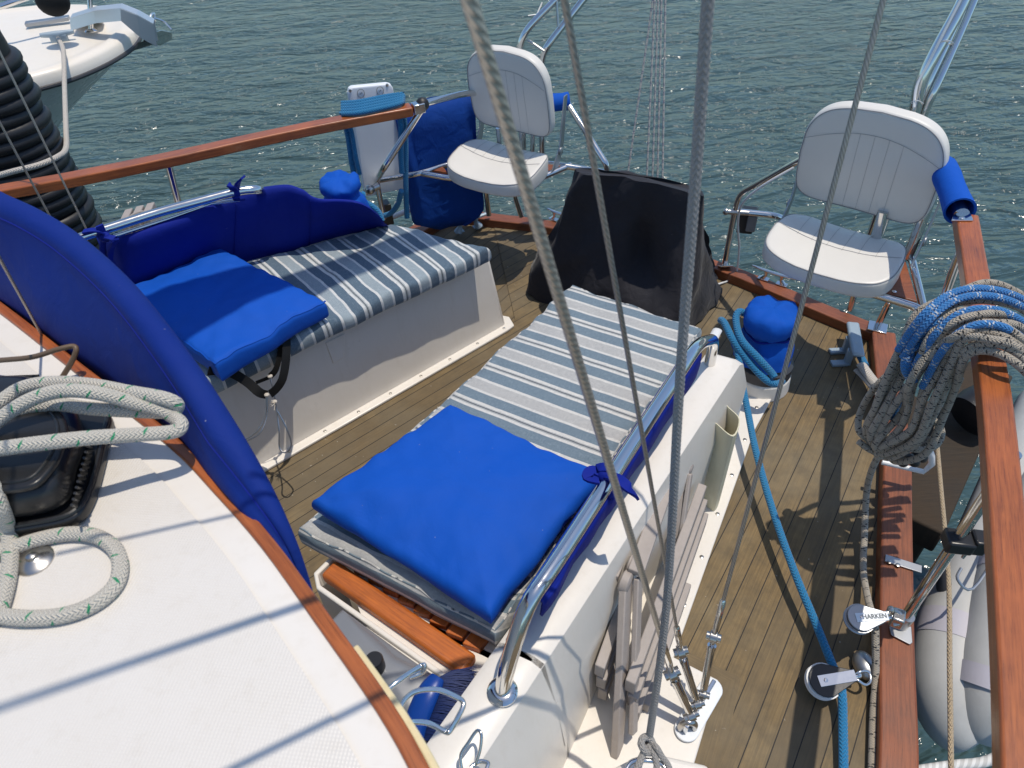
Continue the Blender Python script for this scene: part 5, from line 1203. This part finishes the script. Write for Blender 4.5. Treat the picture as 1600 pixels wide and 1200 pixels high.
br = thing('brush', U(690, 1110, .15), 'scrubbing brush with blue head and dark blue bristles beside the steel hooks', 'brush')
h0, h1 = U(684, 1058, .40), U(648, 1165, .36)
mb = MB(); P = cr([h0, h0.lerp(h1, .3) + Vector((-.008, 0, .006)), h0.lerp(h1, .7) + Vector((-.012, 0, .0)), h1], 6); mb.tube(P, [.006 + .018 * math.sin(math.pi * min(1, (i + 2) / (len(P) + 3))) ** .6 for i in range(len(P))], 16, flat=.55); mb.build('head', 'blue_plastic', br)
rb = random.Random(3); mb = MB()
for i in range(2600):
    t = rb.random(); p = h0.lerp(h1, t) + Vector((.004, .004, -.006)); spread = (t - .45)
    tgt = U(748 - 40 * t + rb.uniform(-14, 6), 1052 + 125 * t + rb.uniform(-14, 14), .36 + rb.uniform(-.05, .03))
    d = (tgt - p); e = p + d * rb.uniform(.75, 1.0); s_ = d.cross(Vector((0, 0, 1)))  .normalized() * .0013
    mid = p.lerp(e, .5) + Vector((0, 0, .006))
    mb.add([p - s_, p + s_, mid + s_, mid - s_, e + s_ * .4, e - s_ * .4], [[0, 1, 2, 3], [3, 2, 4, 5]])
o = mb.build('bristles', 'bristle', br); o['kind'] = 'stuff'
hk_ = thing('steel_hook', U(620, 1130, .5), 'bent stainless wire hook with two loops clipped on the teak trim over the blue brush', 'hook', 'bent steel bails')
def wire3(pts, r=.0035, nm='wire_loop', root=hk_, mat='stainless'): mb = MB(); mb.tube(cr([U(*p) for p in pts], 7), r, 10); return mb.build(nm, mat, root)
wire3([(610, 1132, .85), (598, 1112, .85), (600, 1085, .85), (625, 1062, .85), (655, 1042, .84), (663, 1040, .84), (660, 1050, .83), (640, 1058, .83)])
wire3([(625, 1122, .84), (628, 1100, .84), (648, 1081, .83), (680, 1077, .82), (705, 1085, .81), (724, 1098, .80), (715, 1122, .80), (703, 1142, .81), (695, 1143, .81), (670, 1130, .82), (645, 1128, .83), (632, 1132, .84)])
wire3([(616, 1126, .86), (624, 1132, .86), (628, 1150, .85), (627, 1162, .85), (640, 1185, .84), (660, 1225, .83)], .0045, 'shank')
mb = MB(); mb.ball(U(618, 1132, .86), .012, 12); mb.ball(U(627, 1142, .86), .010, 12); mb.build('boss', 'stainless', hk_)
h2 = thing('steel_hook', U(740, 1190, .42), 'small pointed steel wire bail standing on the white coaming at the bottom edge', 'hook', 'bent steel bails')
wire3([(722, 1205, .44), (720, 1180, .46), (732, 1160, .47), (745, 1142, .48), (752, 1148, .48), (750, 1172, .46), (742, 1195, .44)], .0030, 'wire_loop', h2)
wire3([(735, 1200, .44), (748, 1190, .44), (762, 1192, .44), (760, 1202, .44)], .004, 'wire_loop', h2)

# ================================================================== things on the cabin roof
vt = thing('roof_vent', U(70, 740, 1.0), 'black moulded plastic cowl with rounded corners on the cabin roof under the cream rope', 'vent')
def outl(pts, n=4): 
    P = [U(*p) for p in pts]; return cr(P, n, True)
O1 = outl([(-90, 700, 1.005), (-40, 640, 1.005), (60, 640, 1.005), (120, 648, 1.005), (165, 650, 1.005), (181, 664, 1.005), (176, 690, 1.005), (165, 740, 1.005), (150, 790, 1.005), (125, 822, 1.005), (60, 838, 1.005), (-20, 848, 1.005), (-100, 850, 1.005)])
def ringpad(name, Pl, h, rr_, mat, root, z0=0, hook=None, dome=.0):
    c = sum(Pl, Vector()) / len(Pl); fr_ = Matrix.Translation(Vector((c.x, c.y, Pl[0].z + z0))); out = [(p.x - c.x, p.y - c.y) for p in Pl]
    mb = MB(); mb.pad(fr_, out, h, rr_, dome, hook, 6); return mb.build(name, mat, root, sharp=60)
ringpad('rim', O1, .020, .006, 'black_plastic', vt)
mb = MB(); c = sum(O1, Vector()) / len(O1); mb.tube([c + (p - c) * .955 + Vector((0, 0, .021)) for p in O1], .004, 8, closed=True); mb.build('rim_bead', 'black_plastic', vt)
O2 = outl([(-110, 700, 1.025), (-40, 632, 1.025), (40, 620, 1.025), (95, 628, 1.025), (128, 656, 1.025), (142, 700, 1.025), (128, 745, 1.025), (115, 790, 1.025), (72, 812, 1.025), (0, 822, 1.025), (-100, 826, 1.025)])
ringpad('hood', O2, .055, .022, 'black_plastic', vt)
O3 = outl([(-100, 690, 1.08), (-30, 640, 1.08), (40, 634, 1.08), (88, 640, 1.08), (108, 672, 1.08), (100, 712, 1.08), (80, 745, 1.08), (50, 768, 1.08), (-20, 775, 1.08), (-100, 770, 1.08)])
ringpad('top_plate', O3, .010, .004, 'black_plastic', vt)
c = sum(O3, Vector()) / len(O3); mb = MB(); mb.tube([c + (p - c) * .86 + Vector((0, 0, .0105)) for p in O3], .0022, 8, closed=True); mb.build('top_ridge', 'black_plastic', vt)
for k in range(11):
    a = k / 10; x = 138 - 24 * a + 6; y = 700 + 92 * a; mb = MB(); mb.tube([U(x, y, 1.032), U(x - 8, y - 3, 1.075)], .0018, 6); mb.build('grille_rib', 'black_plastic', vt)
rc = thing('cream_rope', U(100, 640, 1.1), 'thick cream braided rope with green flecks looping over the cabin roof at the left edge', 'rope')
rr0 = .0096
for i, pts in enumerate((
    [(-40, 655, 1.09), (0, 628, 1.095), (35, 606, 1.10), (80, 598, 1.105), (140, 601, 1.11), (200, 612, 1.11), (255, 622, 1.105), (277, 633, 1.09), (262, 643, 1.08), (205, 642, 1.085), (140, 638, 1.09), (85, 632, 1.095), (30, 642, 1.09), (-40, 680, 1.08)],
    [(-40, 690, 1.095), (0, 655, 1.11), (45, 626, 1.125), (95, 611, 1.13), (150, 614, 1.125), (205, 628, 1.105), (250, 640, 1.09), (272, 652, 1.08), (283, 664, 1.08), (268, 675, 1.08), (200, 680, 1.095), (130, 685, 1.11), (60, 693, 1.115), (0, 701, 1.115), (-50, 708, 1.11)],
    [(-50, 700, 1.10), (-20, 745, 1.10), (0, 790, 1.07), (13, 830, 1.02), (16, 875, 1.012), (8, 925, 1.012), (-8, 965, 1.012), (-40, 990, 1.012)],
    [(-40, 880, 1.012), (10, 860, 1.012), (60, 843, 1.012), (110, 834, 1.012), (150, 838, 1.012), (178, 856, 1.012), (188, 884, 1.012), (180, 915, 1.012), (150, 942, 1.012), (105, 960, 1.012), (50, 966, 1.012), (0, 962, 1.012), (-50, 950, 1.012)])):
    mb = MB(); mb.tube(cr([U(*p) for p in pts], 9), rr0, 16); mb.build('rope_loop', 'rope_cream', rc)
sn = MB(); sn.lathe(U(55, 876, 1.004), (0, 0, 1), [(.0225, 0), (.0225, .0015), (.018, .005), (.010, .0065), (.0075, .008), (.006, .012), (.002, .014)], 28); o = sn.build('deck_stud', 'cast_steel'); tag(o, 'round steel stud on the cabin roof inside the lower cream rope loop', 'stud')
ho = MB(); ho.tube(cr([U(-30, 566, 1.03), U(0, 563, 1.04), U(50, 558, 1.05), (U(90, 546, 1.06)), U(114, 541, 1.06), U(119, 548, 1.055), U(112, 565, 1.04), U(98, 588, 1.02), U(84, 606, 1.01)], 6), .0042, 10); o = ho.build('thin_hose', 'hose_brown'); tag(o, 'thin brown rubber hose bent back on the cabin roof above the cream rope', 'hose')
bs2 = MB(); q = [U(-20, 588, 1.02), U(10, 590, 1.03), U(62, 588, 1.03), U(60, 594, 1.03), U(20, 600, 1.03), U(-20, 612, 1.02)]; bs2.prism(q, (0, 0, .004)); o = bs2.build('strap_end', 'webbing'); tag(o, 'short black strap end on the cabin roof at the left edge', 'strap')

# port wires over the piling
for (lab, a, b, r) in (('thin steel wire running down past the black piling to the dodger, right of its twin', D(0, 82, 2.0), D(132, 352, 2.3), .0032), ('thin steel wire running down past the black piling, left of its twin', D(0, 192, 2.0), D(78, 338, 2.2), .0032), ('thin steel wire coming down in front of the blue dodger at the left edge', D(-8, 390, 1.0), U(64, 521, 1.008), .0024)):
    mb = MB(); d = b - a; mb.tube([a - d * 3, a, b, b + d * .02], r, 8); o = mb.build('guard_wire', 'thin_strand'); tag(o, lab, 'wire', 'port side wires')

# mainsheet tackle: lines rising behind the black cover
mt = thing('mainsheet_tackle', U(1020, 285, .55), 'bundle of thin blue flecked white lines rising behind the black pedestal cover', 'tackle')
for (x0, y0, x1, y1, zz) in ((1010, 290, 1024, -20, 2.9), (1019, 290, 1029, -20, 2.92), (1027, 290, 1034, -20, 2.88), (1035, 292, 1040, -20, 2.9), (979, 285, 1023, -20, 2.9)):
    a = U(x0, y0, .45); b = D(x1, y1, 2.55); mb = MB(); mb.tube([a, b, b + (b - a) * .5], .0036, 8); mb.build('fall_line', 'rope_tackle', mt)

# ================================================================== black ringed piling with wooden top
pr0 = U(64, 320, .3); px0, py0 = pr0.x - .12, pr0.y + .16
ztp = None
r = ray(2, 45); hz = math.hypot(px0, py0); ztp = CAMH + r.z / math.hypot(r.x, r.y) * hz + .06
pg = thing('dock_piling', (px0, py0, WZ), 'thick dock piling wrapped in a stack of black rubber rings at the upper left', 'piling')
mb = MB(); mb.lathe((px0, py0, WZ - .3), (0, 0, 1), [(.165, 0), (.165, ztp + .02 - WZ + .3), (.15, ztp + .05 - WZ + .3)], 36); mb.build('post', 'old_wood_cap', pg)
mb = MB(); mb.lathe((px0, py0, ztp - .15), (0, 0, 1), [(.178, 0), (.182, .04), (.178, .08), (.180, .11), (.174, .125)], 36); mb.build('sleeve', 'rubber', pg)
z = ztp - .16; k = 0; rr3 = random.Random(2)
while z > WZ - .05:
    c = Vector((px0 + rr3.uniform(-.006, .006), py0 + rr3.uniform(-.006, .006), z)); R3 = .180 + rr3.uniform(-.004, .008) + .0002 * k
    tx, ty = rr3.uniform(-.025, .025), rr3.uniform(-.025, .025)
    mb = MB(); mb.tube([c + Vector((R3 * math.cos(a), R3 * math.sin(a), R3 * (tx * math.cos(a) + ty * math.sin(a)))) for a in [2 * math.pi * i / 40 for i in range(40)]], .0285, 14, closed=True); mb.build('rubber_ring', 'rubber', pg)
    z -= .047; k += 1
ml = MB(); bowc = U(96, 68, .50)
pe_ = W(102, 225, pr0); ml.tube(cr([bowc + Vector((0, -.01, .03)), D(99, 80, 3.78), D(101, 140, 3.6), D(103, 200, 3.3), D(103, 232, 3.05), D(90, 245, 2.93), D(60, 258, 2.87), D(20, 268, 2.86), D(-40, 285, 2.9)], 8), .0115, 10); o = ml.build('mooring_line', 'rope_white'); tag(o, 'off white mooring line from the motor boat bow cleat round the black piling', 'rope')

# ================================================================== motor boat bow at upper left
bz_ = .5
boat = thing('motor_boat', U(60, 90, WZ), 'white motor boat bow with grey topsides and steel anchor roller at the upper left corner', 'boat')
tipw = U(219, 60, .445); tipw.z = bz_
near = [tipw] + [Vector((q.x, q.y, bz_)) for q in Us((209, 74, .445), (192, 87, .445), (160, 105, .445), (115, 124, .445), (68, 138, .445))]
v0 = near[-1] - near[-2]; near += [near[-1] + v0 * 1.2 + Vector((-.05, .0, 0)), near[-1] + v0 * 3 + Vector((-.3, .15, 0)), near[-1] + v0 * 5 + Vector((-.8, .6, 0))]
axis = Vector((-.966, -.26, 0)).normalized(); perp = Vector((-axis.y, axis.x, 0))
def mirror(p): d = p - tipw; return tipw + axis * d.dot(axis) - perp * d.dot(perp)
cn_ = cr(near, 5); cf_ = [mirror(p) for p in cn_]
ring0 = cn_ + cf_[::-1][:-1]
ctrb = tipw + axis * 1.6
def rg(k, dz, sh=0): return [ctrb + (p - ctrb) * k + Vector((0, 0, dz)) for p in ring0]
mb = MB(); G = [rg(1.0, -.05), rg(1.0, 0), rg(.985, .02), rg(.95, .025), rg(.93, .012), rg(.90, .012)]
mb.grid(G, True); n = len(ring0); mb.f.append([5 * n + k for k in range(n)]); mb.uv.append([(0, 0)] * n); mb.build('deck', 'boat_deck', boat, sharp=50)
mb = MB(); mb.tube([p + Vector((0, 0, -.055)) for p in ring0], .012, 8, closed=True); mb.build('rubbing_rail', 'winch_dark', boat)
def taper(p, k, dz):
    d = p - tipw; s_ = d.dot(axis); o_ = d.dot(perp); return tipw + axis * (s_ + (1 - k) * 3.4 * math.exp(-s_ * .6)) + perp * o_ * k ** 1.2 + Vector((0, 0, dz))
mb = MB(); G = [[taper(p, k, dz) for p in ring0] for (k, dz) in ((.995, -.05), (.86, -.35), (.72, -.75), (.6, -1.15), (.5, -1.6))]; mb.grid(G, True); mb.build('topsides', 'hull_white', boat, sharp=60)
mb = MB(); 
def an(x, y, z): return U(x, y, z)
q0 = [an(112, 26, .60), an(150, 14, .66), an(190, 10, .68), an(215, 20, .64), an(240, 34, .58)]
for off in (0, 1):
    s_ = perp * (.05 if off else -.05); P = [p + s_ for p in q0]
    mb.grid([[p for p in P], [p - Vector((0, 0, .06 if i < 3 else .12)) + axis * .02 for i, p in enumerate(P)]])
P1 = [p + perp * .05 for p in q0]; P2 = [p - perp * .05 for p in q0]; mb.grid([P1, P2]); ac = mb.build('anchor_channel', 'plate_steel', boat, solid=.008, sharp=8); ac.data.polygons.foreach_set('use_smooth', [False] * len(ac.data.polygons))
mb = MB(); mb.tube(cr([an(233, 40, .54), an(236, 24, .58), an(241, 22, .58), an(242, 36, .54), an(238, 45, .52)], 5), .007, 8); mb.tube(cr([an(240, 28, .57), an(256, 34, .54), an(268, 47, .5)], 4), .006, 8); mb.build('retaining_pin', 'stainless', boat)
mb = MB(); mb.hexa([an(222, 66, .42), an(262, 58, .40), an(270, 62, .40), an(250, 70, .38)], [an(225, 55, .50), an(252, 46, .50), an(270, 50, .46), an(245, 60, .46)]); mb.build('anchor_fluke', 'stainless', boat, bevel=.008)
mb = MB(); mb.hexa([an(200, 82, .36), an(232, 72, .36), an(250, 66, .38), an(215, 72, .42)], [an(204, 72, .42), an(230, 62, .42), an(252, 60, .42), an(216, 66, .46)]); mb.build('anchor_shank', 'winch_dark', boat, bevel=.006)
mb = MB(); b = an(142, 48, .53); tpp = W(139, -40, b); mb.tube([b, tpp], .014, 12); mb.lathe(b, (0, 0, 1), [(.035, 0), (.03, .006), (.018, .012)], 16); mb.build('rail_stanchion', 'stainless', boat)
mb = MB(); mb.tube([D(-40, 22, 4.0), D(5, 9, 4.0), D(70, -14, 4.1)], .016, 12); mb.build('bow_rail', 'stainless', boat)
mb = MB()
for k in range(16):
    x = 56 + k * 4.2; p = an(x, 35 - k * .5 + (k % 3), .535); mb.tube([p - axis * .02, p + axis * .02 + Vector((0, 0, .008))], .010, 8)
mb = MB(); mb.sweep(cr([an(40, 38, .535), an(70, 34, .535), an(108, 28, .54)], 3), [(-.03, -.01), (.03, -.01), (.03, .012), (-.03, .012)]); mb.build('anchor_locker_lid', 'dull_metal', boat, bevel=.004)
mb = MB(); mb.hexa([an(110, 38, .52), an(165, 36, .52), an(158, 28, .52), an(118, 26, .52)], [an(116, 33, .57), an(160, 33, .57), an(152, 26, .57), an(120, 25, .57)]); mb.build('moulded_plinth', 'boat_deck', boat, bevel=.015)
mb = MB(); mb.tube([bowc + axis * .09 + Vector((0, 0, .055)), bowc + Vector((0, 0, .05)), bowc - axis * .09 + Vector((0, 0, .055))], [.012, .02, .012], 12); mb.box(bowc + Vector((0, 0, .03)), axis * .045, perp * .018, (0, 0, .018)); mb.build('bow_cleat', 'chock_steel', boat, bevel=.003)
bfd = MB(); bfd.ball(D(82, 2, 3.9), .085, 20, (1.05, .8, .9)); o = bfd.build('black_cover', 'webbing'); tag(o, 'rounded black canvas lump above the motor boat deck at the top edge', 'cover')

# ================================================================== overhead spar and lines (above the picture) that throw the shadows seen in it
def overhead(P, Q, h, r, name, mat, root=None, ext=.0):
    s_ = SUNV / SUNV.z; a = P + s_ * h; b = Q + s_ * h; d = b - a
    mb = MB(); mb.tube([a - d * ext, b + d * ext], r, 16); return mb.build(name, mat, root)
sp_ = thing('mizzen_boom', (-.6, 1.9, 2.9), 'varnished boom with furled sail above the port bench, outside the picture', 'boom')
s_ = SUNV / SUNV.z
a = U(250, 500, .5) + s_ * 2.4; b = U(690, 360, .42) + s_ * 2.4; d = b - a
mb = MB(); mb.tube([a - d * .6, a, a.lerp(b, .35), a.lerp(b, .6), b + d * .3], [.15, .15, .10, .075, .06], 16); mb.build('boom_with_sail', 'canvas_navy', sp_)

for (p, q, hh, r) in (((190, 845), (385, 800), .85, .003), ((370, 1200), (600, 1085), .9, .0042)):
    o = overhead(U(p[0], p[1], 1.), U(q[0], q[1], 1.), hh, r, 'rigging_line', 'thin_strand', None, .5)
    tag(o, 'thin rigging line high above the cabin roof, outside the picture', 'rigging wire', 'overhead rigging lines')
